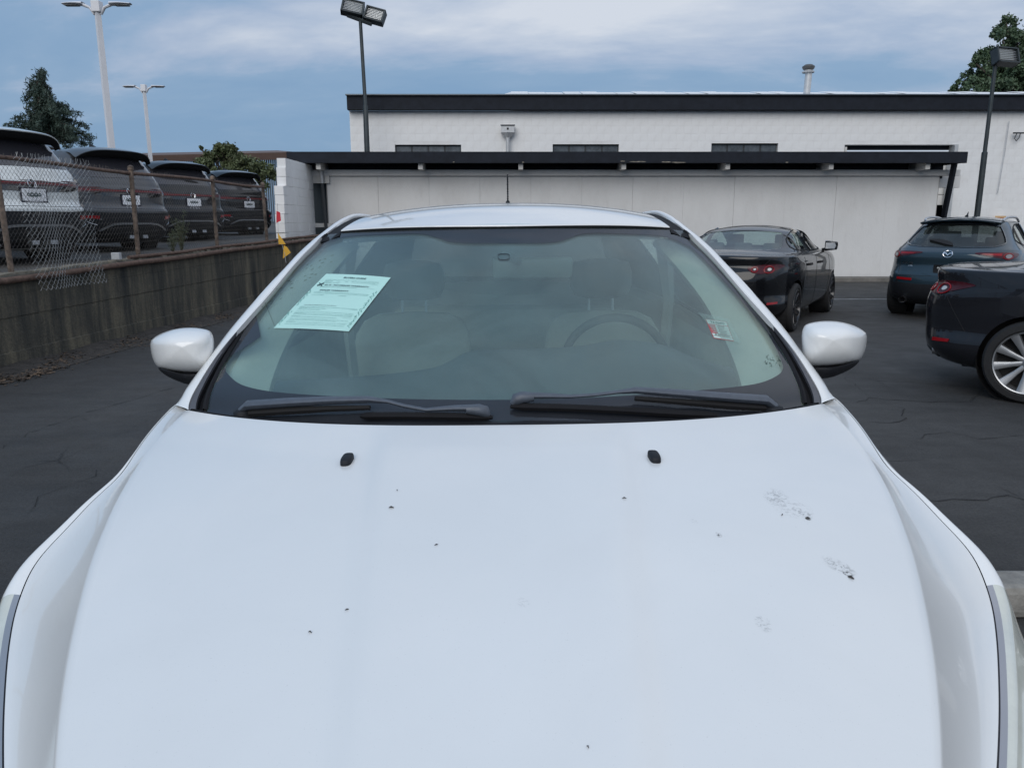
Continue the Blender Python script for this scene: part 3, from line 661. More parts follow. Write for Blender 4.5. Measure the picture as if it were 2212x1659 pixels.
# long cracks that show in the asphalt
def crack(pts, w, seed):
    rnd = np.random.RandomState(seed); P = [at_z(a, b, 0) for a, b in pts]; q = []
    for i in range(len(P)-1):
        n = max(2, int((P[i+1]-P[i]).length/.09))
        for j in range(n): t = j/n; p = P[i].lerp(P[i+1], t); q.append((p.x+rnd.normal(0, .016), p.y+rnd.normal(0, .016)))
    q.append((P[-1].x, P[-1].y)); mb = MB(); rows = []
    for i, p in enumerate(q):
        ww_ = w*rnd.uniform(.25, 1.2)*(1 if 0 < i < len(q)-1 else .1); rows.append([(p[0], p[1]-ww_, .004), (p[0], p[1]+ww_, .004)])
    mb.grid(rows); return tag(mb.build('asphalt_crack', mat('crack_dark', (.014, .014, .015), .95)), kind='structure')
crack([(0, 970), (60, 935), (150, 905), (225, 880), (300, 862), (380, 835)], .010, 1)
crack([(1830, 815), (1865, 848), (1905, 870), (1955, 882), (1960, 905), (1920, 915), (1870, 912)], .007, 2)
crack([(1975, 1080), (2060, 1078), (2130, 1080), (2180, 1074), (2230, 1082)], .006, 3)
crack([(60, 1110), (110, 1060), (190, 1030), (250, 985)], .005, 6)
crack([(0, 1040), (60, 1010), (150, 985), (230, 950), (330, 905)], .004, 7)
crack([(1980, 950), (2050, 935), (2120, 948), (2212, 940)], .004, 8)
crack([(1700, 735), (1760, 745), (1850, 738), (1930, 745)], .006, 9)
crack([(1850, 872), (1880, 860), (2010, 870), (2100, 868)], .006, 4)

# ---------------------------------------------------------------- lamp posts
def lot_lamp(px, ptop, pbase, Y, arm, r, lab):
    b_ = at(pbase[0], pbase[1], Y); t = at(ptop[0], ptop[1], Y); zb = wall_top(20)+.05; x = (b_.x+t.x)/2
    e = empty('lamp_post', (x, Y, zb)); H = t.z-zb; tag(e, lab, 'street lamp', 'white twin-arm lamp posts in the upper lot')
    MB().tube([(0, 0, 0), (0, 0, H)], [r*1.35, r], 4).build('pole', M['pole_white'], e)
    MB().bevbox((0, 0, H-.02), (r*2.6, r*2.6, .30), .02).build('pole_top', M['pole_white'], e)
    for s in (-1, 1):
        MB().tube([(s*r, 0, H-.22), (s*(r+.12), 0, H-.04), (s*arm*.45, 0, H+.05)], [.05, .05, .06], 8, flat=.8).build('arm', M['pole_white'], e, True)
        hd = MB().grid([[Vector((s*(arm*.40+a*arm*.60), b*(.16*math.sin(PI*min(1, .25+a*.6))+.02), H+.055+c*(.05 if c > 0 else .035)*(1-.55*a))) for b, c in ((-1, 0), (-.8, .8), (0, 1), (.8, .8), (1, 0), (.8, -.8), (0, -1), (-.8, -.8))] for a in (0, .05, .25, .5, .75, .95, 1)], closed=True).build('lamp_head', M['pole_white'], e, True)
        MB().bevbox((s*arm*.74, 0, H+.018), (arm*.40, .20, .03), .01).build('lens', mat('lamp_lens', (.12, .12, .12), .3), hd)
    return e
lot_lamp(212, (211, 14), (240, 325), 24.0, .98, .095, 'taller white twin-arm lamp post, nearer one, behind the grey crossovers')
lot_lamp(312, (312, 190), (324, 345), 37.5, .95, .085, 'shorter-looking white twin-arm lamp post, farther one, above the brown roof')
def flood_head(e, c, w, h, yaw, roll, tilt):
    R = Matrix.Rotation(yaw, 4, 'Z') @ Matrix.Rotation(roll, 4, 'Y') @ Matrix.Rotation(tilt, 4, 'X'); T = Matrix.Translation(c) @ R
    def put(mb): mb.v = [tuple(T @ Vector(p)) for p in mb.v]; return mb
    hd = put(MB().box((-w/2+.02, .0, 0), (.04, .22, h)).box((w/2-.02, 0, 0), (.04, .22, h)).box((0, 0, h/2-.015), (w, .22, .03)).box((0, 0, -h/2+.015), (w, .22, .03)).box((0, .11, 0), (w, .02, h))).build('flood_housing', M['pole_dark'], e)
    put(MB().box((0, .03, 0), (w-.09, .02, h-.07))).build('reflector', mat('reflector', (.66, .71, .69), .35, .3, var=.12, vscale=9), hd)
    for k in range(8): put(MB().box((0, -.05, -h/2+h*(k+.8)/8.6), (w-.10, .05, .006))).build('louvre', M['silver'], hd)
t = at(784, 46, 21.6); fl = empty('flood_light_pole', (at(792, 300, 21.6).x, 21.6, 2.9)); tag(fl, 'dark pole with two tilted square floodlights above the lean-to roof', 'flood light'); H = t.z-2.9
MB().tube([(0, 0, 0), (-.0, 0, bz(240)-2.9), (0, 0, bz(240)-2.88), (-.05, 0, H)], [.075, .068, .05, .045], 10).build('pole', M['pole_dark'], fl, True)
k_ = 20.5/1662
MB().tube([(-.05-27*k_, 0, H+.14), (-.05+24*k_, 0, H-.08)], .055, 8).build('crossbar', M['pole_dark'], fl, True)
flood_head(fl, (-.05-15*k_, .0, H+.30), 46*k_, 30*k_, .1, .20, -.35)
flood_head(fl, (-.05+31*k_, .0, H+.12), 42*k_, 29*k_, -.1, .27, -.35)
t = at(2146, 150, 20.0); bq = at(2112, 478, 20.0); xq = (t.x+bq.x)/2
fl = empty('flood_light_pole', (xq, 20.0, 0)); tag(fl, 'dark pole with one square floodlight in front of the right tree', 'flood light')
MB().tube([(0, 0, 0), (0, 0, at(2120, 330, 20).z), (0, 0, at(2120, 330, 20).z+.02), (0, 0, t.z+.1)], [.075, .07, .05, .045], 10).build('pole', M['pole_dark'], fl, True)
flood_head(fl, (18*k_, 0, t.z+.28), 50*k_, 32*k_, .2, .03, -.35)

# ---------------------------------------------------------------- far brown-roofed building
fb = empty('warehouse', (-18, 52, 1)); f0 = Vector(fb.location); tag(fb, 'distant blue-grey metal warehouse with a brown roof edge behind the bushy tree', 'building')
p0, p1 = at(300, 336, 50), at(640, 329, 58); q1 = at(640, 343, 58)
def lin(x, y): return at(x, y, 50+8*(x-300)/340)
mb = MB(); mb.add([lin(230, 338), lin(640, 329), lin(640, 345), lin(230, 352)], [(0, 1, 2, 3)]); mb.add([lin(230, 338), lin(640, 329), lin(640, 329)+Vector((-4, 9, .9)), lin(230, 338)+Vector((-4, 9, .9))], [(0, 1, 2, 3)])
mb.build('roof', mat('brown_metal', (.125, .075, .055), .6, var=.12, vscale=3), fb, off=f0)
mb = MB(); n = 90
for i in range(n):
    a, b_ = lin(230+410*i/n, 345), lin(230+410*(i+1)/n, 345); a.z = b_.z = lin(230+410*i/n, 352).z+.35; d = Vector((0, .12, 0)); m_ = a.lerp(b_, .7)
    for u, w in ((a+d, m_+d), (m_+d*.2, b_+d*.2)): mb.add([Vector((u.x, u.y+.1, 1)), Vector((w.x, w.y+.1, 1)), Vector((w.x, w.y+.1, w.z)), Vector((u.x, u.y+.1, u.z))], [(0, 1, 2, 3)])
mb.build('ribbed_wall', mat('blue_metal', (.13, .165, .20), .55, var=.08), fb, off=f0)

# ---------------------------------------------------------------- trees
def leaves(name, P, size, m, parent, off, rnd, aspect=.55, droop=0):
    n = len(P); d = rnd.normal(size=(n, 3)); d /= np.linalg.norm(d, axis=1)[:, None]; d[:, 2] -= droop; e = np.cross(d, rnd.normal(size=(n, 3))); e /= np.linalg.norm(e, axis=1)[:, None]
    s = (size*rnd.uniform(.6, 1.4, n))[:, None]; P = P-np.array(off); V = np.empty((n, 4, 3)); V[:, 0] = P-d*s*.5; V[:, 1] = P+e*s*aspect*.5; V[:, 2] = P+d*s*.5; V[:, 3] = P-e*s*aspect*.5
    V = V.reshape(-1, 3); me = bpy.data.meshes.new(name); me.vertices.add(n*4); me.vertices.foreach_set('co', V.ravel()); me.loops.add(n*4); me.loops.foreach_set('vertex_index', np.arange(n*4)); me.polygons.add(n); me.polygons.foreach_set('loop_start', np.arange(0, n*4, 4)); me.update(calc_edges=True)
    me.materials.append(m); return link(bpy.data.objects.new(name, me), parent)
def blob_tree(name, Y, base_px, blobs, leafsize, nper, m, lab, cat, seed, zbase):
    rnd = np.random.RandomState(seed); k = Y/1662*1.0; bp_ = at(base_px[0], base_px[1], Y); e = empty(name, (bp_.x, Y, zbase)); tag(e, lab, cat); off = tuple(e.location)
    P = []; tr = MB(); top = None; cz = []
    for (px, py, r) in blobs:
        c = at(px, py, Y); R = r*k; c.y += rnd.uniform(-.6, .6)*R; cz.append((c, R))
        nn = int(nper*(r/20)**2); 
        # sub-clumps inside the lobe give light and dark and gaps
        for _ in range(max(4, int(nn/140))):
            a = rnd.normal(size=3); a /= np.linalg.norm(a); cc = np.array(c)+a*R*rnd.uniform(.45, 1.08)*np.array([1, 1.1, .95]); q = rnd.normal(size=(140, 3))*R*.17; P.append(cc+q)
    P = np.concatenate(P); zlow = min(c.z for c, R in cz)
    hub = Vector((bp_.x, Y, max(zbase+.5, zlow-.8))); tr.tube([(bp_.x, Y, zbase), (bp_.x+.1, Y, (zbase+hub.z)/2), hub], [.35, .28, .2], 8)
    for c, R in cz: tr.tube([hub, hub.lerp(c, .5)+Vector((0, 0, .2)), c], [.12, .07, .03], 5)
    tr.build('trunk', M['bark'], e, True, off=off); tag(leaves('crown', P, leafsize, m, e, off, rnd), kind='stuff'); return e
blob_tree('bushy_tree', 33, (500, 420), [(478, 322, 15), (500, 325, 11), (462, 335, 14), (490, 340, 22), (455, 355, 20), (520, 355, 22), (545, 370, 24), (575, 372, 18), (560, 390, 20), (500, 370, 26), (450, 372, 18), (505, 318, 9), (520, 395, 24), (434, 350, 8), (588, 380, 10), (480, 395, 24), (435, 322, 4)], .115, 1500, M['leaf_mid'], 'round bushy green tree in front of the brown-roofed warehouse', 'tree', 3, 1.2)
blob_tree('broadleaf_tree', 40, (2190, 300), [(2180, 62, 22), (2200, 75, 20), (2160, 90, 22), (2205, 110, 30), (2130, 120, 20), (2150, 135, 30), (2105, 140, 14), (2110, 165, 22), (2085, 175, 14), (2140, 170, 30), (2195, 160, 34), (2075, 192, 16), (2100, 195, 24), (2240, 90, 34), (2250, 140, 40), (2290, 110, 50), (2150, 205, 34), (2200, 205, 34), (2260, 190, 40), (2172, 45, 8), (2062, 199, 10)], .15, 1050, M['leaf_broad'], 'tall leafy green tree rising behind the roof at the right edge', 'tree', 8, 0)
def conifer():
    rnd = np.random.RandomState(21); Y = 34; k = Y/1662; e = empty('conifer_tree', (at(112, 300, Y).x, Y, 1.2)); tag(e, 'dark ragged conifer with a bare leaning top behind the white crossover', 'tree'); off = tuple(e.location)
    tp = [at(112, 470, Y), at(108, 300, Y), at(100, 225, Y), at(92, 190, Y), at(86, 154, Y)]; tr = MB(); tr.tube(tp, [.30, .22, .13, .07, .02], 7)
    def trunk_at(py): ys = [154, 190, 225, 300, 470]; return Vector([interp(py, ys, [tp[4-i][j] for i in range(5)]) for j in range(3)])
    P = []
    def branch(py, ex, ey, dens=1.0, dy=0):
        a = trunk_at(py); b = at(ex, ey, Y+dy); m_ = a.lerp(b, .5)+Vector((0, 0, .12)); pts = [a, m_, b]; tr.tube(pts, [.04, .025, .008], 4)
        L_ = (b-a).length; n = int(L_*33*dens)
        for i in range(n):
            t = rnd.uniform(.12, 1)**.8; p = a.lerp(m_, t*2) if t < .5 else m_.lerp(b, t*2-1); w = .04+.17*(1-t)*min(1, L_/3)+.05
            off_ = np.array([rnd.normal()*w*.45, rnd.normal()*w*.8, -abs(rnd.normal())*w*.75]); c = np.array(p)+off_
            for _ in range(6): P.append(c+rnd.normal(size=3)*.055)
    left = [(160, 80, 158), (166, 82, 168), (172, 66, 172), (178, 62, 186), (185, 60, 192), (192, 58, 206), (200, 52, 212), (206, 50, 220), (215, 56, 234), (226, 60, 246), (236, 62, 262), (244, 66, 272), (250, 30, 256), (262, 6, 272), (268, 60, 290), (275, 20, 284)]
    right = [(176, 92, 180), (185, 100, 200), (195, 106, 212), (205, 108, 224), (218, 118, 238), (228, 122, 244), (240, 148, 228), (246, 146, 240), (250, 170, 242), (256, 164, 262), (262, 188, 270), (270, 180, 284), (276, 200, 296), (282, 196, 306), (290, 185, 312)]
    for py, ex, ey in left+right:
        branch(py, ex, ey, 1.1)
        for _ in range(2): branch(py+rnd.uniform(-4, 6), ex*.55+105*.45+rnd.uniform(-8, 8), ey+rnd.uniform(-8, 10), 1.0, rnd.uniform(-1.2, 1.2))
    for i in range(15):
        py = 198+i*5.6; s = rnd.choice([-1, 1]); branch(py, 105+s*rnd.uniform(6, 8+(py-190)*.38), py+rnd.uniform(2, 24), 1.1, rnd.uniform(-1.5, 1.5))
    tr.build('trunk', M['bark'], e, True, off=off); tag(leaves('crown', np.array(P), .14, M['leaf_dark'], e, off, rnd, .26, .4), kind='stuff')
conifer()
# ================================================================ THE WHITE CAR IN FRONT
RX, RY0 = -.0075, 2.4
hero = empty('white_hatchback', (RX, RY0, 0)); hero.rotation_euler = (0, math.radians(-.6), 0)
tag(hero, 'white hatchback seen nose-on with its long bonnet filling the foreground', 'car')
HO = Vector((0, RY0, 0)); HM = Matrix.Translation(Vector(hero.location)) @ Matrix.Rotation(math.radians(-.6), 4, 'Y'); HMI = HM.inverted()
def hmk(mb, name, m, parent=None, smooth=True, angle=50): return mb.build(name, m, parent or hero, smooth, angle, off=HO)
def hp(dx, y, Y): p = at(IW/2, y, Y); d = ray(IW/2, y); return Vector((dx*Y/d.y, Y, p.z))
def hz(dx, y, z):
    d = ray(IW/2, y); Y = (z-CAMH)*d.y/d.z; return Vector((dx*Y/d.y, Y, z))
def hcast(bvh, x, y):                            # where the sight line of a photo pixel meets a surface of the car (car frame)
    o = HMI @ Vector((0, 0, CAMH)); d = (HMI.to_3x3() @ ray(x, y)).normalized(); o = o+HO; h = bvh.ray_cast(o, d)
    return h[0], h[1]
def mirror(pts): return [Vector((-p[0], p[1], p[2])) for p in pts]

# --- bonnet
zK = lambda Y: 1.012-.115*(1.818-Y)-.032*(1.818-Y)**2
zC = lambda Y: 1.032-.135*(1.573-Y)-.055*(1.573-Y)**2
def solve(dx, y, zf):
    z = .95
    for _ in range(40): z = .5*z+.5*zf(hz(dx, y, z).y)
    return hz(dx, y, z)
Kp = [(686, 879), (735, 925), (783, 975), (817, 1037), (853, 1111), (882, 1193), (907, 1280), (927, 1380), (944, 1490), (957, 1659), (960, 1800), (955, 2000)]
Sp = [(728, 884, .995), (761, 921, .985), (810, 993, .962), (821, 1012, .948), (880, 1065, .925), (935, 1124, .895), (1015, 1213, .852), (1040, 1270, .825), (1058, 1332, .802), (1070, 1440, .79), (1074, 1558, .775), (1072, 1659, .768), (1062, 1800, .762), (1040, 2000, .755)]
NT = 90
KF = np.polyfit([p[1]/1000 for p in Kp], [p[0] for p in Kp], 6)
def ty(t, y0): return y0+(2000-y0)*t
rowsH = []; Srow = []; Krow = []
for i in range(NT+1):
    t = i/NT; t = t**1.15
    yk = ty(t, 879); K = solve(float(np.polyval(KF, yk/1000)), yk, zK)
    ys = ty(t, 884); S = hz(float(pch(ys, [p[1] for p in Sp], [p[0] for p in Sp])[0]), ys, float(pch(ys, [p[1] for p in Sp], [p[2] for p in Sp])[0]))
    Srow.append(S); Krow.append(K)
    yc = ty(t, 918); Cc = solve(0, yc, zC); row = []
    NC = 44
    for j in range(NC+1):
        u = j/NC; x = K.x*u
        # rear edge of the bonnet bows forward in the middle
        bow = 1-(u**2.6); Y = K.y + (Cc.y-K.y)*bow
        zc = zC(Y) if t > 0 else zC(Y); crown = (zc-0.0); zk = zK(Y)
        z = zc*(1-u**2.4)+zk*u**2.4
        # two raised lines running down the bonnet: gentle shoulder at |x| ~ .27..0.3
        xc = .176+.105*(Y-.77); dlt = (x-xc); z += (.0125/(1+math.exp(dlt/.0085)) - .0062)*min(1, t/.05)
        row.append(Vector((x, Y, z)))
    # soft fold over K, hollow, then flat run to the shut line
    rowsH.append(row)
for _ in range(6):
    Srow = [Srow[0]]+[(Srow[k-1]+Srow[k]*2+Srow[k+1])/4 for k in range(1, NT)]+[Srow[-1]]
for i, row in enumerate(rowsH):
    t = (i/NT)**1.15; S = Srow[i]; e0 = row[-1]; n2 = 16; deep = .034*min(1, t*4)
    for j in range(1, n2+1):
        s = j/n2; p = e0.lerp(S, s); p.z = e0.z+(S.z-e0.z)*(1-(1-s)**1.75); row.append(p)
    row[-1] = S.copy()
full = [[Vector((-p.x, p.y, p.z)) for p in reversed(r[1:])]+r for r in rowsH]
mbH = MB().grid(full)
# turned-down rear lip and side lip give the panel its thickness
lip = [[p.copy() for p in full[0]], [p+Vector((0, .004, -.012)) for p in full[0]], [p+Vector((0, -.02, -.016)) for p in full[0]]]
mbH.grid(lip)
for sgn in (0, -1):
    e = [r[sgn] for r in full]; s = -1 if sgn == 0 else 1
    mbH.grid([e, [p+Vector((s*.001, 0, -.012)) for p in e], [p+Vector((-s*.02, 0, -.016)) for p in e]])
def bonnet_mat():
    m = bpy.data.materials.new('bonnet_paint'); m.use_nodes = True; nt = m.node_tree; N = nt.nodes.new; L = nt.links.new; b = nt.nodes['Principled BSDF']
    b.inputs['Roughness'].default_value = .36; b.inputs['Coat Weight'].default_value = .8; b.inputs['Coat Roughness'].default_value = .045
    tc = N('ShaderNodeTexCoord')
    def noise(sc, det, rough=.6, dist=0):
        n = N('ShaderNodeTexNoise'); n.inputs['Scale'].default_value = sc; n.inputs['Detail'].default_value = det; n.inputs['Roughness'].default_value = rough; n.inputs['Distortion'].default_value = dist; L(tc.outputs['Object'], n.inputs['Vector']); return n.outputs[0]
    def mr(v, a, b_, c, d):
        r = N('ShaderNodeMapRange'); r.inputs[1].default_value = a; r.inputs[2].default_value = b_; r.inputs[3].default_value = c; r.inputs[4].default_value = d; L(v, r.inputs[0]); return r.outputs[0]
    def op(o_, a, c):
        q = N('ShaderNodeMath'); q.operation = o_
        for i, w in enumerate((a, c)):
            if isinstance(w, (int, float)): q.inputs[i].default_value = w
            else: L(w, q.inputs[i])
        return q.outputs[0]
    grime = None; b0 = BVHTree.FromPolygons([tuple(v) for v in mbH.v], mbH.f)
    net = mr(noise(95, 7, .75, 1.4), .50, .56, 0, 1); film = mr(noise(22, 6, .6, 1), .48, .7, 0, 1)
    for (px, py, rx, ry, rot, st) in ((1678, 1075, 28, 22, -.3, .55), (1735, 1108, 24, 12, -.7, .65), (1812, 1222, 38, 13, -.85, .65), (1830, 1238, 14, 6, -.8, 1.3), (1648, 1345, 18, 16, 0, .45), (1552, 1155, 9, 6, 0, .5), (1745, 1120, 7, 3, -.3, 2.6), (1838, 1248, 7, 4, -.9, 3.0), (1712, 1098, 44, 22, -.8, .35), (1500, 1125, 10, 5, 0, .3), (1130, 1300, 16, 10, .3, .18)):
        p, _n = hcast(b0, px, py)
        if p is None: continue
        q = p-HO; k = (p.y)/FPX*1.02
        mp = N('ShaderNodeMapping'); mp.vector_type = 'TEXTURE'; mp.inputs['Location'].default_value = q; mp.inputs['Rotation'].default_value = (0, 0, rot); mp.inputs['Scale'].default_value = (rx*k, ry*k*1.9, .2); L(tc.outputs['Object'], mp.inputs[0])
        ln = N('ShaderNodeVectorMath'); ln.operation = 'LENGTH'; L(mp.outputs[0], ln.inputs[0])
        d = mr(ln.outputs['Value'], .55, 1.15, 1, 0); g = op('MULTIPLY', op('MULTIPLY', d, st), op('ADD', op('MULTIPLY', net, .8), op('MULTIPLY', film, .2 if st < 2 else 1)))
        grime = g if grime is None else op('MAXIMUM', grime, g)
    sp = mr(noise(420, 2, .5), .69, .76, 0, .16); grime = op('MINIMUM', op('ADD', grime, sp), 1)
    dust = mr(noise(2.2, 7, .6, .4), .3, .7, .965, 1.02)
    mx = N('ShaderNodeMix'); mx.data_type = 'RGBA'; mx.inputs[6].default_value = (.745, .748, .735, 1); mx.inputs[7].default_value = (.10, .10, .095, 1); L(grime, mx.inputs[0])
    ml = N('ShaderNodeMix'); ml.data_type = 'RGBA'; ml.blend_type = 'MULTIPLY'; ml.inputs[0].default_value = 1; L(mx.outputs[2], ml.inputs[6]); L(dust, ml.inputs[7]); L(ml.outputs[2], b.inputs['Base Color'])
    bp = N('ShaderNodeBump'); bp.inputs['Distance'].default_value = .00014; bp.inputs['Strength'].default_value = .5; L(noise(900, 2), bp.inputs['Height']); L(bp.outputs[0], b.inputs['Normal'])
    return m
MBN = bonnet_mat()
bonnet = hmk(mbH, 'bonnet', MBN, angle=60)
bonB = BVHTree.FromPolygons([tuple(v) for v in mbH.v], mbH.f)
for px, py in ((750, 997), (1413, 991)):
    p, n = hcast(bonB, px, py); s = -1 if px < IW/2 else 1; k = 1.48/FPX
    mb = MB(); lay = []
    base = [(math.cos(a), math.sin(a)) for a in np.linspace(0, 2*PI, 20, endpoint=False)]
    for rr_, hh in ((1, 0), (1, .006), (.93, .0095), (.7, .0115), (.3, .012)):
        lay.append([p+Vector((np.sign(c)*abs(c)**.62*12.0*k*rr_ + s*np.sign(a_)*abs(a_)**.6*-1.5*k*rr_, np.sign(a_)*abs(a_)**.6*.0205*rr_, 0))+Vector((0, 0, hh + (np.sign(a_)*abs(a_)**.6*.0205*rr_)*.14)) for c, a_ in base])
    mb.grid(lay, closed=True); mb.add(lay[-1], [tuple(range(20))])
    hmk(mb, 'washer_nozzle', M['black_plastic'], bonnet)
    bpy.data.objects[-1] if False else None
for o in list(bonnet.children): pass
# dry specks lying on the paint
mb = MB(); rs = random.Random(2)
for px, py, s in ((845, 1097, 6), (1348, 1077, 5), (943, 1178, 4), (750, 1318, 4), (670, 1366, 4), (1745, 1120, 6), (1838, 1248, 7), (1690, 1113, 4), (1270, 1614, 3), (1552, 1157, 3), (858, 1060, 3)):
    p, n = hcast(bonB, px, py)
    if p is None: continue
    k = s*.00034; a = rs.uniform(0, 3); mb.tube([p+Vector((-k*2.4*math.cos(a), -k*2.4*math.sin(a), .001)), p+Vector((0, 0, .0022)), p+Vector((k*2*math.cos(a+.5), k*2*math.sin(a+.5), .001))], [k*.3, k*.8, k*.25], 5)
tag(hmk(mb, 'dry_specks', mat('speck', (.05, .045, .04), .9), bonnet), kind='stuff')

# --- fender / side / headlamp strip outward of the shut line
def side_profile(S, top):                        # down the flank from point S
    w = .905 if S.y > 1.0 else .905-.30*((1.0-S.y)/.6)**1.6*.8
    return w
def flank_row(S, t):
    yr = S.y; wmax = .908-.0*yr
    if yr < 1.15: wmax = .908-.42*((1.15-yr)/.75)**1.7
    sh = (.032 if yr < 1.42 else .014); fr = min(1, max(0, (1.6-yr)/.35)); sh = .003+.033*fr
    x1 = min(S.x+sh, wmax-.006); r = [S+Vector((0, 0, -.0)), Vector((S.x+(x1-S.x)*.55, S.y, S.z+.001)), Vector((x1, S.y, S.z-.012)), Vector((x1+(wmax-x1)*.45, S.y, S.z-.055)), Vector((x1+(wmax-x1)*.85, S.y, S.z-.12)), Vector((wmax, S.y, .66)), Vector((wmax-.004, S.y, .52)), Vector((wmax-.02, S.y, .36)), Vector((wmax-.05, S.y, .22))]
    return [Vector(q) for q in rowcurve(r, 30)]
S_side = [p+Vector((.0030, 0, -.0015)) for p in Srow]
belt = [Vector(p) for p in rowcurve([tuple(S_side[0]), (.842, 1.92, 1.0), (.846, 2.1, 1.005), (.850, 2.5, 1.015), (.848, 3.0, 1.03), (.835, 3.5, 1.05), (.80, 3.95, 1.08), (.72, 4.25, 1.09), (.60, 4.42, 1.07)], 60)]
rows = [flank_row(b, 0) for b in reversed(belt[1:])] + [flank_row(s, 0) for s in S_side]
iF = len(belt)-1
def arch_cut(V, F, yc, zc, R):
    keep = [f for f in F if not math.hypot(sum(V[i][1] for i in f)/len(f)-yc, sum(V[i][2] for i in f)/len(f)-zc) < R]
    used = set(i for f in keep for i in f); cnt = {}
    for f in keep:
        for a in range(len(f)): e = tuple(sorted((f[a], f[(a+1) % len(f)]))); cnt[e] = cnt.get(e, 0)+1
    bd = set(i for e, c in cnt.items() if c == 1 for i in e)
    for i in bd:
        d = math.hypot(V[i][1]-yc, V[i][2]-zc)
        if d < R*1.25 and d > 1e-4: V[i] = (V[i][0]-.004, yc+(V[i][1]-yc)*R/d, zc+(V[i][2]-zc)*R/d)
    return V, keep
# split: fender+doors rows up to headlamp, lamp rows after
iL = iF + min(i for i, S in enumerate(Srow) if S.y < 1.245)
for s in (1, -1):
    def sd(rr_): return [[Vector((s*p.x, p.y, p.z)) for p in r] for r in rr_]
    # finer rows for clean arches
    dense = []
    src = rows[:iL+1]
    for a, b in zip(src[:-1], src[1:]):
        k = max(1, int((a[0]-b[0]).length/.03))
        for q in range(k): dense.append([p.lerp(w, q/k) for p, w in zip(a, b)])
    dense.append(src[-1]); g = MB().grid(sd(dense)); V, F = g.v, g.f
    for yc in (1.28, 3.93): V, F = arch_cut(V, F, yc, .325, .355)
    o = mk('side_panel', V, F, M['white_paint'], hero, True, HO, 50)
    lamp = sd([r[:17] for r in rows[iL:]]); bez = [r[:3] for r in lamp]; sh_ = [[p-Vector((s*.006, 0, .006)) for p in r[2:]] for r in lamp]
    bez2 = [[r[0]-Vector((0, 0, .004)), r[1]-Vector((0, 0, .012)), r[2]-Vector((0, 0, .007))] for r in bez]
    hl = hmk(MB().grid([r[2:] for r in lamp]), 'headlight', M['head_lens'])
    hmk(MB().grid([r[:3] for r in lamp]), 'bezel', M['head_bezel'], hl)
    lamp_in = MB()
    for q in range(5): c = lamp[min(len(lamp)-1, 8+q*7)][8]; lamp_in.lathe([(.02, 0), (.03, .004), (.034, .008)], 20, 'Z', c-Vector((s*.05, 0, .05)))
    hmk(lamp_in, 'reflector_ring', M['silver'], hl)
    hmk(MB().tube([r[0]-Vector((0, 0, .008)) for r in lamp], .0045, 6), 'lamp_seal', M['trim_grey'], hl)
    low = sd([r[16:] for r in rows[iL:]]); hmk(MB().grid(low), 'front_bumper_side', M['white_paint'])
    # door seams and handles
    for yy in (1.98, 2.95): 
        P = []
        for r in rows:
            pass
        best = min(dense, key=lambda r: abs(r[0].y-yy)); hmk(MB().tube([Vector((s*(p.x+.001), p.y, p.z)) for p in best[2:]], .003, 5), 'door_seam', M['dark'], o)
    for yy in (2.72, 3.5): hmk(MB().bevbox((s*.915, yy, .90), (.03, .20, .03), .01), 'door_handle', M['white_paint'], o)
    # wheels
    for yc in (1.28, 3.93):
        w = hmk(MB().lathe([(.20, -.10), (.295, -.105), (.318, -.08), (.322, 0), (.318, .08), (.295, .105), (.20, .10)], 40, 'X', (s*.80, yc, .322)), 'wheel', M['tyre'])
        rm = MB().lathe([(.20, .085*s), (.205, .10*s), (.19, .095*s), (.18, .05*s)], 36, 'X', (s*.80, yc, .322))
        for q in range(10):
            a = 2*PI*q/10; rm.tube([(s*.885, yc+.02*math.cos(a), .322+.02*math.sin(a)), (s*.89, yc+.19*math.cos(a), .322+.19*math.sin(a))], [.02, .012], 5)
        hmk(rm, 'rim', M['alloy'], w)
    hmk(MB().lathe([(.36, -.14), (.36, .10)], 30, 'X', (s*.76, 1.28, .325)), 'wheel_arch_liner', M['dark']); hmk(MB().lathe([(.36, -.14), (.36, .10)], 30, 'X', (s*.76, 3.93, .325)), 'wheel_arch_liner', M['dark'])
# rear closure, front bumper, floor
rl = rows[0]; hmk(MB().grid([[Vector((p.x*u, p.y+.09*(1-u*u), p.z)) for u in np.linspace(-1, 1, 21)] for p in rl]), 'rear_bumper', M['white_paint'])
fl_ = rows[-1]; hmk(MB().grid([[Vector((p.x*u, p.y-.05*(1-u*u)-.05*(1 if p.z < .6 else 0)*(1-u*u), p.z)) for u in np.linspace(-1, 1, 25)] for p in fl_]), 'front_bumper', M['white_paint'])
hmk(MB().bevbox((0, Srow[-1].y-.085, .50), (.80, .05, .17), .02), 'grille', M['black_plastic'])
hmk(MB().box((0, 2.4, .22), (1.6, 3.9, .03)), 'floor_pan', M['dark'])
hmk(MB().box((0, 1.45, .55), (1.3, .9, .35)), 'engine_block', M['dark'])

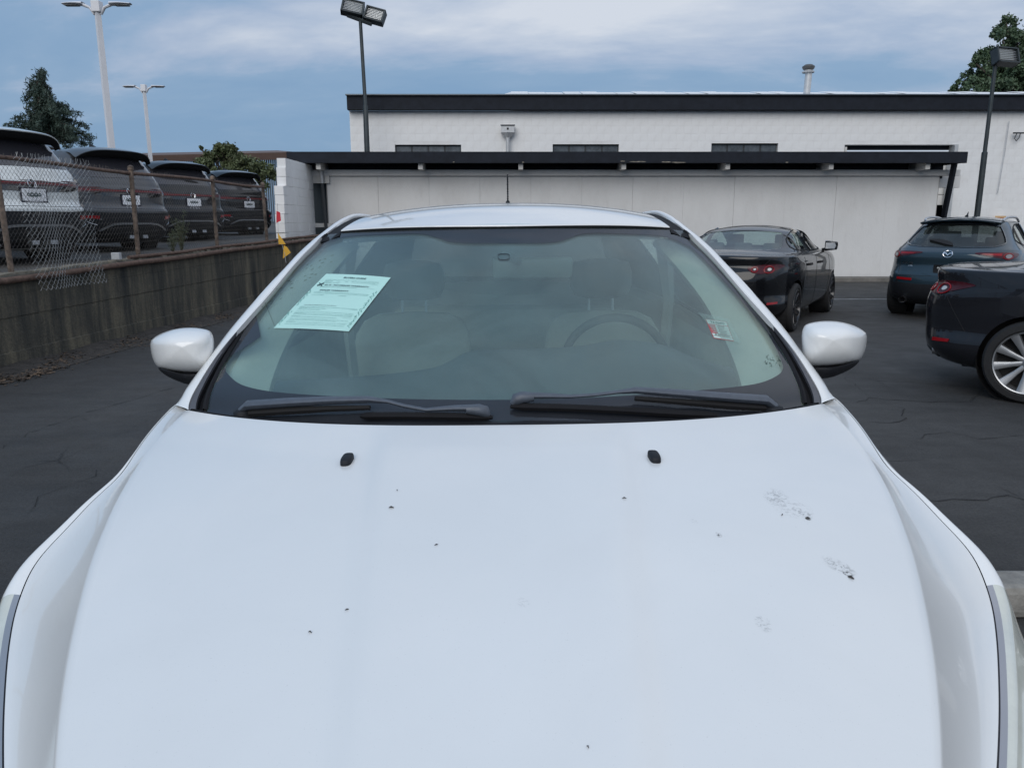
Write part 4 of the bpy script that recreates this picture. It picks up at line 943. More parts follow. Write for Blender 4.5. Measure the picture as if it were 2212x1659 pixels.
# --- windscreen
Ep = [(662, 903, 1.80), (646, 880, 1.84), (637, 841, 1.89), (610, 781, 2.0), (572, 716, 2.13), (520, 640, 2.28), (464, 577, 2.42), (414, 528, 2.55), (385, 503, 2.61)]
Ei = np.array([tuple(hp(*e)) for e in Ep]); NR = 48
Er = rowcurve([tuple(Ei[0]+np.array([.01, -.13, -.055]))]+[tuple(e) for e in Ei], NR)
rowsG = []
for i, e in enumerate(Er):
    b_ = i/(NR-1); bulge = .215-.045*b_; r = []
    for j in range(49):
        a = -1+2*j/48; r.append(Vector((e[0]*a, e[1]-bulge*(1-a*a), e[2]+.030*b_*(1-a*a))))
    rowsG.append(r)
gm = MB().grid(rowsG); shield = hmk(gm, 'windscreen', M['glass_shield'], angle=80)
glB = BVHTree.FromPolygons([tuple(v) for v in gm.v], gm.f)
hmk(MB().grid([[p+Vector((0, .004, -.0085)) for p in r[1:-1]] for r in rowsG[3:-1]]), 'dust_film', M['film_in'], shield, angle=80)
def on_glass(x, y, off):
    p, n = hcast(glB, x, y)
    if p is None:
        d = (HMI.to_3x3() @ ray(x, y)).normalized(); o = HMI @ Vector((0, 0, CAMH)) + HO; best = glB.find_nearest(o+d*2.2); p, n = best[0], best[1]
    if n.z < 0: n = -n
    return p+n*off, n
# black printed border round the clear area
inner = [(1090, 861), (950, 860.5), (800, 857), (700, 852), (620, 847), (560, 840), (515, 828), (492, 808), (484, 795), (488, 768), (510, 728), (545, 682), (590, 630), (640, 575), (680, 540), (702, 522), (722, 512), (760, 507), (850, 503), (912, 501.5), (945, 511), (975, 522.5), (1090, 523), (1200, 522.5), (1230, 512), (1262, 500), (1340, 502), (1420, 505), (1452, 512), (1475, 522), (1499, 535), (1561, 600), (1612, 658), (1650, 702), (1677, 747), (1691, 780), (1694, 792), (1687, 806), (1650, 824), (1595, 833), (1458, 845), (1300, 855), (1200, 859)]
outer_e = [hp(*e) for e in Ep]
inn = [Vector((a, b)) for a, b in chaikin([(float(a), float(b)) for a, b in inner], 2)]
cen = Vector((1096, 690)); rings = [[] for _ in range(7)]
edge_pts = [r[0] for r in rowsG]+[p for p in rowsG[-1]]+[r[-1] for r in reversed(rowsG)]+[p for p in reversed(rowsG[0])]
proj_edge = []
for p in edge_pts:
    q = HM @ (p-HO); v = q-Vector((0, 0, CAMH)); f_ = v.y*CP-v.z*SP; u_ = v.y*SP+v.z*CP; proj_edge.append(Vector((IW/2+FPX*v.x/f_, IH/2-FPX*u_/f_)))
def ray2d(c, d):
    best = None
    for i in range(len(proj_edge)):
        a, b = proj_edge[i], proj_edge[(i+1) % len(proj_edge)]; e = b-a; den = d.x*e.y-d.y*e.x
        if abs(den) < 1e-9: continue
        t = ((a.x-c.x)*e.y-(a.y-c.y)*e.x)/den; s = ((a.x-c.x)*d.y-(a.y-c.y)*d.x)/den
        if t > 0 and -.001 <= s <= 1.001 and (best is None or t < best): best = t
    return c+d*(best*.996)
for p in inn:
    d = (p-cen).normalized(); o_ = ray2d(cen, d)
    for k in range(7):
        q = p.lerp(o_, k/6); rings[k].append(on_glass(q.x, q.y, -.004)[0])
fr = hmk(MB().grid(rings, closed=True), 'frit_band', M['frit'], shield)
dots = MB()                                       # sensor behind the glass
for (x, y, w, h, mm, nm) in ((1088, 550, 13, 6.5, M['black_plastic'], 'sensor'),):
    lay = []
    for sc_, off in ((1, -.006), (.9, -.016), (.01, -.018)):
        lay.append([on_glass(x+w*sc_*np.sign(math.cos(a))*abs(math.cos(a))**.6, y+h*sc_*np.sign(math.sin(a))*abs(math.sin(a))**.6, off)[0] for a in np.linspace(0, 2*PI, 20, endpoint=False)])
    hmk(MB().grid(lay, closed=True), nm, mm, shield)
# tiny vehicle number window and dust arcs are left to the dusty glass material
# --- white pillar, roof rails, moulding
Op = [(712, 868, 1.885), (700, 852, 1.905), (684, 825, 1.94), (641, 767, 2.04), (590, 700, 2.165), (522, 622, 2.315), (475, 572, 2.43), (443, 538, 2.53), (402, 503, 2.65), (352, 468, 2.90), (314, 458.5, 3.25)]
Ip = [(684, 878, 1.835), (682, 862, 1.865), (668, 832, 1.905), (627, 767, 2.0), (577, 706, 2.12), (510, 631, 2.275), (462, 574, 2.40), (430, 540, 2.49), (392, 504, 2.60), (349, 474.5, 2.87), (309, 462.5, 3.25)]
NP = 70
O = rowcurve([tuple(hp(*e)) for e in Op]+[(.578, 3.7, 1.462), (.552, 4.05, 1.425)], NP); I = rowcurve([tuple(hp(*e)) for e in Ip]+[(.555, 3.7, 1.468), (.53, 4.05, 1.435)], NP)
Gl = rowcurve([tuple(Ei[k]) for k in range(1, 9)], 60)
for s in (1, -1):
    rws = []
    for o_, i_ in zip(O, I):
        o_ = Vector(o_); i_ = Vector(i_); m1 = i_.lerp(o_, .5)+Vector((.001, -.004, .003))
        rws.append([i_+Vector((-.001, .006, -.014)), i_, i_.lerp(o_, .2)+Vector((0, -.002, .002)), m1, o_.lerp(i_, .15)+Vector((0, -.001, .001)), o_, o_+Vector((.001, .018, -.014)), o_+Vector((.003, .045, -.037)), o_+Vector((.002, .06, -.055)), o_+Vector((-.03, .06, -.055))])
    rws = [[Vector((s*p.x, p.y, p.z)) for p in r] for r in rws]
    hmk(MB().grid(rws), 'pillar_and_roof_rail', M['white_paint'])
    # moulding between glass edge and pillar
    mr_ = []; br_ = []
    for q in range(60):
        g = Vector(Gl[q]); tt = q/59*.72
        # matching point of the pillar inner line by closest height
        iv = min(I[:52], key=lambda p: (p[2]-g.z)**2); iv = Vector(iv); md = g.lerp(iv, .50)
        md2 = g.lerp(iv, .56)
        mr_.append([Vector((s*p.x, p.y, p.z)) for p in (md2+Vector((0, .002, -.003)), md2+Vector((0, -.003, .003)), g.lerp(iv, .8)+Vector((0, -.001, .003)), iv+Vector((0, .001, -.004)), iv+Vector((0, .006, -.012)))])
        br_.append([Vector((s*p.x, p.y, p.z)) for p in (g+Vector((-.004, 0, .001)), g+Vector((.002, -.002, .005)), g.lerp(md, .35)+Vector((0, 0, .004)), g.lerp(md, .45)+Vector((0, .008, -.014)), md+Vector((0, .008, -.012)), md2+Vector((0, .002, -.003)))])
    hmk(MB().grid(mr_), 'pillar_trim', M['trim_grey']); hmk(MB().grid(br_), 'windscreen_seal', M['rubber'])
    # side windows between belt and rail
    bl = [Vector(p) for p in rowcurve([(.835, 1.95, 1.0), (.838, 2.4, 1.015), (.838, 3.0, 1.035), (.82, 3.5, 1.055), (.785, 3.9, 1.085)], 30)]
    rl_ = [Vector(p)+Vector((-.005, .055, -.05)) for p in rowcurve([tuple(O[2]), tuple(O[22]), tuple(O[45]), tuple(O[58]), tuple(O[66])], 30)]
    hmk(MB().grid([[Vector((s*(a.lerp(b, u).x+.012*math.sin(PI*u)), a.lerp(b, u).y, a.lerp(b, u).z)) for u in np.linspace(0, 1, 8)] for a, b in zip(bl, rl_)]), 'side_window', M['glass_side'])
    hmk(MB().tube([Vector((s*p.x, p.y, p.z+.006)) for p in bl], .010, 6), 'window_sill', M['rubber'])
    for j, (w_, nm) in enumerate(((.09, 'b_pillar'), (.18, 'c_pillar'))):
        idx = 15 if j == 0 else 28; a, b = bl[min(idx, 29)], rl_[min(idx, 29)]
        hmk(MB().add([(s*(a.x+.004), a.y-w_/2, a.z), (s*(a.x+.004), a.y+w_/2, a.z), (s*(b.x+.006), b.y+w_/2, b.z+.04), (s*(b.x+.006), b.y-w_/2, b.z+.04)], [(0, 1, 2, 3)]), nm, M['black_plastic'] if j == 0 else M['white_paint'])
# --- small body-colour corner that closes the gap between bonnet, wing and pillar
for s in (1, -1):
    c_ = [Vector((s*q[0], q[1], q[2])) for q in (Krow[0]+Vector((-.01, .006, -.012)), Srow[0]+Vector((.004, -.01, -.004)), Srow[0]+Vector((.008, .05, .0)), Vector(O[0])+Vector((.004, .02, -.004)), Vector(I[0])+Vector((0, .01, -.010)))]
    hmk(MB().add(c_, [(0, 1, 2, 3, 4)]), 'scuttle_corner', M['white_paint'])
# --- roof panel and ditch strips
zr = lambda Y: 1.525-.086*(abs(3.3-Y)/.88)**2 if Y < 3.3 else 1.525-.045*((Y-3.3)/.85)**2
xe = lambda Y: interp(Y, [2.4, 2.58, 3.3, 4.15], [.548, .541, .525, .50])
rowsR = []
for i in range(41):
    t = i/40; r = []
    for j in range(41):
        u = -1+j/20; Y0 = 2.42+.165*u*u; Y = Y0+(4.15-Y0)*t; x = xe(Y)*u; r.append(Vector((x, Y, zr(Y)-.040*abs(u)**2.4)))
    rowsR.append(r)
rm_ = MB().grid(rowsR); rm_.grid([rowsR[0], [p+Vector((0, -.0015, -.003)) for p in rowsR[0]], [p+Vector((0, .002, -.005)) for p in rowsR[0]]])
hmk(MB().grid([[p+Vector((0, .001, -.0045)) for p in rowsR[0]], [p+Vector((0, .010, -.035)) for p in rowsR[0]]]), 'windscreen_top_seal', M['rubber'])
roof = hmk(rm_, 'roof_panel', M['white_paint'], angle=60)
for s in (1, -1):
    st = []
    for i in range(0, 41):
        p = rowsR[i][40]; iv = min(I, key=lambda q: abs(q[1]-p.y)); k_ = Vector((iv[0], iv[1], iv[2]))
        a = Vector((p.x+.001, p.y, p.z-.006)); b = Vector((k_.x-.001, p.y, interp(p.y, I[:, 1], I[:, 2])-.005)); b.x = interp(p.y, I[:, 1], I[:, 0])-.001
        m_ = a.lerp(b, .5)-Vector((0, 0, .004)); st.append([Vector((s*q.x, q.y, q.z)) for q in (a-Vector((0, 0, .01)), a, m_, b, b-Vector((0, 0, .01)))])
    p0 = st[0]; st = [[q+Vector((s*.004*0, -.03, -.012)) for q in p0]]+st
    hmk(MB().grid(st), 'roof_moulding', M['rubber'])
# rear window + hatch
for s in (1, -1):
    tp = rowcurve([(.56, 3.72, 1.44), (.535, 4.05, 1.415), (.50, 4.15, 1.432), (.545, 4.27, 1.28), (.585, 4.38, 1.15), (.62, 4.45, 1.08)], 24)
    bt = rowcurve([(.826, 3.66, 1.055), (.80, 3.9, 1.07), (.76, 4.1, 1.08), (.72, 4.24, 1.09), (.68, 4.34, 1.085), (.62, 4.45, 1.075)], 24)
    g_ = lambda q, o_: [[Vector((s*(a[0]*(1-u)+b[0]*u-o_+.02*math.sin(PI*u)), a[1]*(1-u)+b[1]*u-o_*.6, a[2]*(1-u)+b[2]*u)) for u in np.linspace(0, 1, 9)] for a, b in zip(tp, bt)]
    hmk(MB().grid(g_(0, 0)), 'rear_quarter', M['white_paint']); hmk(MB().grid(g_(0, .02)), 'rear_quarter_lining', M['headliner'])
a_ = rowsR[-1]; hmk(MB().grid([[Vector((p.x*(1+.22*t), p.y+.30*t, p.z-.36*t)) for p in a_] for t in np.linspace(0, 1, 8)]), 'rear_window', M['glass_rear'])
hmk(MB().grid([[Vector((p.x*(1.2+.06*t), p.y+.30+.08*t, p.z-.36-.12*t)) for p in a_] for t in np.linspace(0, 1, 5)]), 'hatch', M['white_paint'])
p = at(1097, 437, 3.95); b_ = HMI @ p + HO
an = hmk(MB().tube([b_+Vector((0, .0, -.03)), b_+Vector((0, 0, .0)), b_+Vector((0, .0, .01))], [.014, .011, .004], 10), 'roof_antenna', M['black_plastic'])
hmk(MB().tube([b_+Vector((0, .004*math.sin(k*2.2), .01+k*.0058)) for k in range(22)], [.0045 if k % 2 else .0032 for k in range(22)], 6), 'whip', M['black_plastic'], an)

# --- cowl and wipers
cow = [full[0][j] for j in range(0, len(full[0]), 2)]
hmk(MB().grid([[p+Vector((0, .012, -.020)) for p in cow], [p+Vector((0, .045, -.024)) for p in cow], [p+Vector((0, .085*(1-abs(p.x)/1.1), -.012)) for p in cow]]), 'cowl_panel', M['black_plastic'])
hmk(MB().tube([p+Vector((0, .03, -.012)) for p in cow], .007, 6), 'bonnet_seal', M['rubber'])
for sx, arm, blade in ((1, [(530, 900, .02), (552, 893, .032), (640, 889, .036), (720, 886, .036), (806, 884, .033), (845, 887, .030), (880, 894, .028), (925, 901, .026), (985, 899, .028), (1035, 900, .030)], [(782, 906), (860, 905), (950, 906), (1065, 909)]),
                       (-1, [(1668, 893, .02), (1640, 884, .032), (1560, 878, .036), (1460, 873, .036), (1366, 866, .033), (1330, 868, .030), (1280, 873, .028), (1230, 875, .026), (1175, 875, .028), (1128, 876, .030)], [(1102, 886), (1220, 888), (1340, 893), (1440, 899), (1545, 906)])):
    P = [on_glass(x, y, o_)[0] for x, y, o_ in arm]; w = hmk(MB().tube(P, [.011, .0150, .0138, .012, .0098, .0055, .0055, .0055, .009, .011], 8, flat=.8), 'wiper', M['wiper'])
    q, n_ = on_glass(arm[-1][0], arm[-1][1]+1, .026); q2, _ = on_glass(arm[-1][0]+(22 if sx > 0 else -22), arm[-1][1]+6, .014)
    hmk(MB().tube([q-Vector((sx*.026, 0, -.001)), q, q.lerp(q2, .6)+Vector((0, 0, .004)), q2], [.010, .014, .014, .006], 8), 'connector', M['wiper'], w)
    hmk(MB().tube([p_-Vector((0, -.004, .020)) for p_ in P[1:5]], [.010, .010, .008, .006], 6), 'arm_underside', M['dark'], w)
    bl_ = [on_glass(x, y, .012)[0] for x, y in blade]; n0 = 14; rs_ = rowcurve([tuple(b) for b in bl_], n0)
    hmk(MB().tube([Vector(v_) for v_ in rs_], [.004]+[.009]*(n0-2)+[.004], 6), 'blade', M['rubber'], w)
    e0, _ = on_glass(arm[0][0], arm[0][1]+3, .012); hmk(MB().lathe([(.020, -.02), (.022, .006), (.016, .012), (.001, .013)], 16, 'Z', e0), 'pivot_cap', M['black_plastic'], w)

# --- door mirrors
def door_mirror(px):                              # px: outline in the photo for the left-hand one
    pass
ol = [(327, 738), (329, 762), (334, 780), (342, 793), (358, 799), (385, 805), (424, 808), (455, 806), (464, 790), (466, 760), (466, 735), (462, 722), (455, 715), (435, 710.5), (410, 709), (385, 711), (359, 718), (340, 727)]
lowo = [(342, 793), (350, 804), (362, 813), (382, 823), (406, 832), (430, 834), (455, 825), (458, 806), (424, 808), (385, 805), (358, 799)]
def mir_pt(x, y, Y, s):
    # average the two sides: the photograph's right mirror sits 9 px further out and 15 px higher
    dx = 1097-x; p = hp(dx-2, y-8.5, Y); p.x *= s*(1.018 if s > 0 else 1); return p
for s in (-1, 1):
    e = empty('door_mirror', (0, 0, 0)); e.parent = hero; c2 = (398, 752)
    mb = MB(); lay = []
    oc = chaikin([(float(a), float(b)) for a, b in ol], 1)
    for r_, dep in ((1.0, .075), (1.0, .03), (.985, .012), (.95, -.004), (.88, -.019), (.76, -.034), (.6, -.046), (.42, -.054), (.22, -.058), (.02, -.060)):
        L_ = []
        for x, y in oc:
            qx, qy = c2[0]+(x-c2[0])*r_, c2[1]+(y-c2[1])*r_
            # a soft ridge: above the crest the surface leans back quickly
            d = dep + (.030*max(0, (742-qy)/34)**1.3 if r_ < 1 else .018*max(0, (742-y)/34)) + .030*max(0, (372-qx)/45)**1.3
            L_.append(mir_pt(qx, qy, 2.06+min(d, .075), s))
        lay.append(L_)
    mb.grid(lay, closed=True); mb.add(lay[-1], [tuple(range(len(oc)))]); hmk(mb, 'mirror_cap', M['white_paint'], e, angle=70)
    lay = []; c3 = (402, 812); oc = chaikin([(float(a), float(b)) for a, b in lowo], 1)
    for r_, dep in ((1.0, .07), (1.0, .03), (.96, .012), (.85, -.006), (.6, -.018), (.3, -.024), (.02, -.026)):
        lay.append([mir_pt(c3[0]+(x-c3[0])*r_, c3[1]+(y-c3[1])*r_, 2.068+dep, s) for x, y in oc])
    mb = MB().grid(lay, closed=True); hmk(mb, 'mirror_base', M['black_plastic'], e, angle=70)
    hmk(MB().tube([mir_pt(448, 800, 2.10, s), mir_pt(475, 815, 2.10, s), Vector((s*.845, 2.12, 1.0))], [.035, .03, .035], 10), 'mirror_arm', M['black_plastic'], e)
    hmk(MB().add([mir_pt(x, y, 2.142, s) for x, y in [(334, 740), (340, 785), (380, 800), (455, 800), (460, 730), (410, 714)]], [(0, 1, 2, 3, 4, 5)]), 'mirror_glass', M['chrome'], e)

# --- cabin
def pt(x, y, Y): return (HMI @ at(x, y, Y))+HO
cab = MB()
# dashboard: from the glass foot back to the rim
ds = []
prof = lambda x: [(-.02, -.012), (.10, .0), (.25, .012), (.42, .020+.035*math.exp(-((x-.38)/.22)**2)+.020*math.exp(-(x/.16)**2)), (.52, .028+.050*math.exp(-((x-.38)/.20)**2)+.030*math.exp(-(x/.16)**2)), (.56, .005+.03*math.exp(-((x-.38)/.20)**2)), (.57, -.12), (.56, -.4)]
ZE = lambda x: float(pch(x, [-.80, -.45, -.217, -.09, .12, .24, .34, .46, .60, .80], [.965, .99, 1.02, 1.075, 1.078, 1.085, 1.10, 1.085, 1.03, .97])[0])
for x in np.linspace(-.72, .72, 61):
    y0 = 1.70+.21*(x/.7)**2; ze = ZE(x); z0 = .966-.012*abs(x); L__ = .60*(1-.25*(x/.7)**2); h_ = ze-z0
    ds.append([Vector((x, y0+a*L__, z0+b)) for a, b in ((-.03, -.02), (.12, 0), (.35, .10*h_), (.58, .42*h_), (.78, .84*h_), (.92, 1.0*h_), (1.0, .97*h_), (1.03, .80*h_), (1.04, -.10), (1.0, -.4))])
dsh = hmk(MB().grid(ds), 'dashboard', M['dash'], angle=60)
hmk(MB().tube([Vector((x, 1.70+.21*(x/.7)**2+.12, .974)) for x in np.linspace(-.45, .45, 20)], .004, 5), 'demister_slot', M['dark'], dsh)
for x0 in (-.42, .0, .42): hmk(MB().tube([Vector((x0+dx_, 1.93+.1*abs(x0), .985)) for dx_ in np.linspace(-.16, .16, 8)], .0025, 5), 'dash_seam', M['dark'], dsh)
# steering wheel
wc = pt(1330, 788, 2.70); th = math.radians(62); ring = []
for k in range(49): a = 2*PI*k/48; ring.append(wc+Vector((math.cos(a)*.185, math.sin(a)*.185*math.cos(th)*-1*-.5, math.sin(a)*.185*math.sin(th))))
sw = hmk(MB().tube(ring, .0155, 10, cap=False), 'steering_wheel', mat('wheel_leather', (.035, .04, .042), .6))
hmk(MB().bevbox(wc+Vector((0, -.02, 0)), (.17, .06, .13), .02), 'wheel_hub', M['dash'], sw)
for a in (0, PI, 1.5*PI): hmk(MB().tube([wc, wc+Vector((math.cos(a)*.18, 0, math.sin(a)*.16))], .014, 6), 'spoke', M['dash'], sw)
# seats
for sx in (-.395, .395):
    st = MB(); rws = []
    for z, w, d, y in ((.45, .24, .06, 3.02), (.55, .25, .07, 3.05), (.75, .255, .07, 3.12), (.90, .25, .065, 3.18), (1.0, .235, .055, 3.22), (1.05, .205, .045, 3.245), (1.075, .15, .03, 3.255), (1.08, .05, .01, 3.26)):
        rws.append([Vector((sx+w*np.sign(math.cos(a))*abs(math.cos(a))**.5, y+d*np.sign(math.sin(a))*abs(math.sin(a))**.5-(.03*abs(math.cos(a))**3), z)) for a in np.linspace(0, 2*PI, 32, endpoint=False)])
    se = hmk(MB().grid(rws, closed=True), 'seat', M['seat'])
    hr = []
    for z, w, d in ((1.13, .06, .02), (1.14, .11, .04), (1.18, .13, .05), (1.24, .13, .05), (1.28, .115, .04), (1.295, .05, .01)): hr.append([Vector((sx+w*np.sign(math.cos(a))*abs(math.cos(a))**.6, 3.27+d*math.sin(a), z)) for a in np.linspace(0, 2*PI, 24, endpoint=False)])
    hmk(MB().grid(hr, closed=True), 'headrest', mat('headrest_fabric', (.12, .125, .12), .85), se); hmk(MB().tube([(sx-.05, 3.26, 1.05), (sx-.05, 3.27, 1.16)], .006, 6).tube([(sx+.05, 3.26, 1.05), (sx+.05, 3.27, 1.16)], .006, 6), 'headrest_post', M['silver'], se)
    hmk(MB().bevbox((sx, 2.85, .42), (.5, .5, .16), .05), 'seat_cushion', M['seat'], se)
hmk(MB().bevbox((0, 4.0, .75), (1.2, .18, .55), .06), 'rear_seat', M['seat'])
# lining: pillars, roof, doors
for s in (1, -1):
    L_ = []
    for q in range(0, 60):
        g = Vector(Gl[q]); w_ = .085+.035*(1-q/59); L_.append([Vector((s*p.x, p.y, p.z)) for p in (g+Vector((.015, .035, -.015)), g+Vector((-.02, .020, -.022)), g+Vector((-.055, .035, -.028)), g+Vector((-w_, .085, -.035)), g+Vector((-w_+.01, .15, -.05)), g+Vector((-w_+.05, .22, -.06)))])
    hmk(MB().grid(L_), 'pillar_lining', M['beige'])
    hmk(MB().grid([[Vector((s*(.80-.02*u), y, 1.0-.5*u+ (0 if u else .0))) for u in np.linspace(0, 1, 5)] for y in np.linspace(2.0, 4.0, 12)]), 'door_lining', M['beige'])
    hmk(MB().tube([(s*.60, 2.98, 1.38), (s*.62, 2.95, 1.15), (s*.60, 2.98, .75)], [.035, .02, .02], 4), 'seat_belt', mat('belt', (.30, .32, .30), .8))
hd_ = [[Vector((p.x*.985, p.y+.05, p.z-.035-.02*abs(p.x))) for p in r[::4]] for r in rowsR[::4]]
hmk(MB().grid(hd_), 'headliner', M['headliner'])
rv = hmk(MB().bevbox(pt(1150, 578, 2.42), (.25, .03, .065), .014, rx=.25), 'rear_view_mirror', mat('mirror_shell', (.16, .19, .185), .5))
hmk(MB().tube([pt(1090, 552, 2.33), pt(1120, 566, 2.40)], .012, 8), 'mirror_stalk', M['dash'], rv)

# --- sheets taped inside the glass
def sheet(name, corners, off, m, lab, cat, nu=8, nv=10):
    # corners TL, TR, BR, BL in photo pixels; lies against the inside of the glass
    c3 = [on_glass(x, y, off)[0] for x, y in corners]
    def place(u, v, lift=0.0):                    # u right 0..1, v down 0..1
        p = c3[0].lerp(c3[1], u).lerp(c3[3].lerp(c3[2], u), v); q = glB.find_nearest(p); n = q[1] if q[1].z > 0 else -q[1]
        return q[0]+n*(off+lift)
    o0 = place(.5, .5); wo = HM @ (o0-HO); e = bpy.data.objects.new(name, None); C.objects.link(e); e.location = wo; e.rotation_euler = hero.rotation_euler; tag(e, lab, cat)
    g = MB().grid([[place(u, v) for u in np.linspace(0, 1, nu)] for v in np.linspace(0, 1, nv)]); g.build('sheet', m, e, True, off=o0)
    return e, place, o0
gd, pl, g0 = sheet('buyers_guide', [(703, 588), (843, 596), (752, 712), (589, 705)], -.0060, M['paper'], 'pale green buyers guide form taped inside the windscreen on the left', 'form')
def T(body, u0, v0, h, width=None, bold=0, ink='ink', shear=0, lst=[]):
    mb = MB(); text_mb(mb, body, lambda a, b: pl(a, 1-b, .0012), u0, 1-v0, h, width, bold, shear); return mb
hd1 = MB()
for body, u0, v0, h, w_, bd in (('BUYERS GUIDE', .34, .085, .040, .34, .02), ('AS IS - NO DEALER WARRANTY', .155, .235, .036, .66, .015), ('DEALER WARRANTY', .155, .335, .034, .43, .015), ('NON-DEALER WARRANTIES FOR THIS VEHICLE:', .13, .605, .018, .46, .0)):
    text_mb(hd1, body, lambda a, b: pl(a, 1-b, .0012), u0, 1-v0, h, w_, bd)
for a, b in (((.055, .195), (.125, .245)), ((.125, .195), (.055, .245))):
    p, q = pl(*a, .0013), pl(*b, .0013); hd1.tube([p, q], .0022, 4)
hd1.build('heading_print', M['ink'], gd, False, off=g0)
sm = MB()
L1 = ['IMPORTANT: Spoken promises are difficult to enforce. Ask the dealer to put all promises in writing. Keep this form.',
      'VEHICLE MAKE          MODEL              YEAR          VEHICLE IDENTIFICATION NUMBER (VIN)',
      'WARRANTIES FOR THIS VEHICLE:', 'THE DEALER DOES NOT PROVIDE A WARRANTY FOR ANY REPAIRS AFTER SALE.',
      'FULL WARRANTY.   LIMITED WARRANTY. The dealer will pay % of the labor and % of the parts for the covered systems', 'that fail during the warranty period. Ask the dealer for a copy of the warranty document for a full explanation.', 'SYSTEMS COVERED:                                   DURATION:',
      'MANUFACTURERS WARRANTY STILL APPLIES. The original warranty has not expired on some components.', 'MANUFACTURERS USED VEHICLE WARRANTY APPLIES.', 'OTHER USED VEHICLE WARRANTY APPLIES.', 'Ask the dealer for a copy of the warranty document and an explanation of coverage, exclusions, and repair obligations.',
      'SERVICE CONTRACT. A service contract on this vehicle is available for an extra charge. Ask for details.', 'about coverage, deductible, price, and exclusions. If you buy a service contract within 90 days of your purchase',
      'ASK THE DEALER IF YOUR MECHANIC CAN INSPECT THE VEHICLE ON OR OFF THE LOT.', 'OBTAIN A VEHICLE HISTORY REPORT AND CHECK FOR OPEN SAFETY RECALLS. For information on how to obtain a report,', 'visit ftc.gov/usedcars. To check for open safety recalls, visit safercar.gov.', 'SEE OTHER SIDE for important additional information, including a list of major defects that may occur in used vehicles.', 'Si el concesionario gestiona la venta en espanol, pidale una copia de la Guia del Comprador en espanol.']
V1 = [.125, .155, .185, .262, .365, .385, .42, .635, .66, .685, .72, .75, .77, .81, .845, .865, .905, .935]
for body, v0 in zip(L1, V1): text_mb(sm, body, lambda a, b: pl(a, 1-b, .0010), .10, 1-v0, .0155, min(.80, .0082*len(body)+.02), .0)
sm.build('small_print', M['ink_soft'], gd, False, off=g0)
ln = MB()
for v0 in (.135, .165, .25, .64, .735, .79, .88): ln.add([pl(.09, v0, .0008), pl(.91, v0, .0008), pl(.91, v0+.0022, .0008), pl(.09, v0+.0022, .0008)], [(0, 1, 2, 3)])
ln.build('rules', M['ink_soft'], gd, False, off=g0)
tp = MB()                                          # crinkled tape marks down both edges
for side in (0, 1):
    for k in range(34):
        v0 = .28+.66*k/34; u0 = (.955 if side == 0 else .025)+.012*math.sin(k*2.1)
        if side == 1 and not (.3 < v0 < .6 or .7 < v0 < .95): continue
        tp.tube([pl(u0, v0, .001), pl(u0+.012*math.cos(k*1.7), v0+.016, .001), pl(u0+.018*math.sin(k), v0+.026, .001)], .0007, 3)
tp.build('tape_wrinkles', mat('tape_line', (.22, .42, .40), .4), gd, False, off=g0)
fm, pf, f0_ = sheet('stock_sticker_film', [(1509, 672), (1576, 686), (1602, 737), (1560, 727)], -.0055, glass('film', (.80, .86, .84), haze=.25, hazecol=(.45, .55, .52)), 'clear plastic pocket inside the lower right of the windscreen, holding the stock label', 'plastic pocket', 4, 4)
sk, ps, s0_ = sheet('stock_label', [(1526, 684), (1572, 690), (1588, 732), (1544, 725)], -.0085, M['sticker_red'], 'small red and white handwritten stock label inside the right of the windscreen', 'label', 4, 4)
w_ = MB()
def cell(u0, v0, u1, v1): w_.add([ps(u0, v0, .0008), ps(u1, v0, .0008), ps(u1, v1, .0008), ps(u0, v1, .0008)], [(0, 1, 2, 3)])
cell(.03, .03, .97, .24)
for k in range(4): cell(.34, .27+.115*k, .97, .37+.115*k)
cell(.03, .74, .97, .85); cell(.03, .87, .97, .97); w_.build('white_fields', M['sticker'], sk, False, off=s0_)
hw = MB()
for body, u0, v0, h, wd in (('T3-26495', .15, .20, .16, .70), ('2018', .42, .36, .10, .34), ('Ford', .42, .475, .10, .30), ('Focus', .42, .59, .10, .38), ('White', .42, .705, .10, .36), ('JL296523', .12, .835, .11, .74)):
    text_mb(hw, body, lambda a, b: ps(a, 1-b, .0015), u0, 1-v0, h, wd, .025, .25)
hw.build('handwriting', M['ink'], sk, False, off=s0_)
lb = MB()
for k, body in enumerate(('YEAR', 'MAKE', 'MODEL', 'COLOR')): text_mb(lb, body, lambda a, b: ps(a, 1-b, .0015), .07, 1-(.35+.115*k), .07, .22, .0)
lb.build('field_names', M['sticker'], sk, False, off=s0_)
# faded residue marks low on the right of the glass
mb = MB(); rs = random.Random(4)
for k in range(26):
    x, y = 1652+rs.uniform(0, 34), 770+rs.uniform(-4, 4)+k*.75; a, _ = on_glass(x, y, .0012); b, _ = on_glass(x+rs.uniform(-5, 5), y+rs.uniform(1, 5), .0012); mb.tube([a, b], .0007, 3)
for k in range(34):
    t = rs.random(); x, y = 706-150*t+rs.uniform(-14, 14), 560+110*t+rs.uniform(-10, 10); a, _ = on_glass(x, y, .0012); b, _ = on_glass(x+rs.uniform(3, 7), y-rs.uniform(1, 3), .0012); mb.tube([a, b], .0006, 3)
tag(hmk(mb, 'dirt_marks', mat('glass_dirt', (.035, .05, .045), .9), shield), kind='stuff')
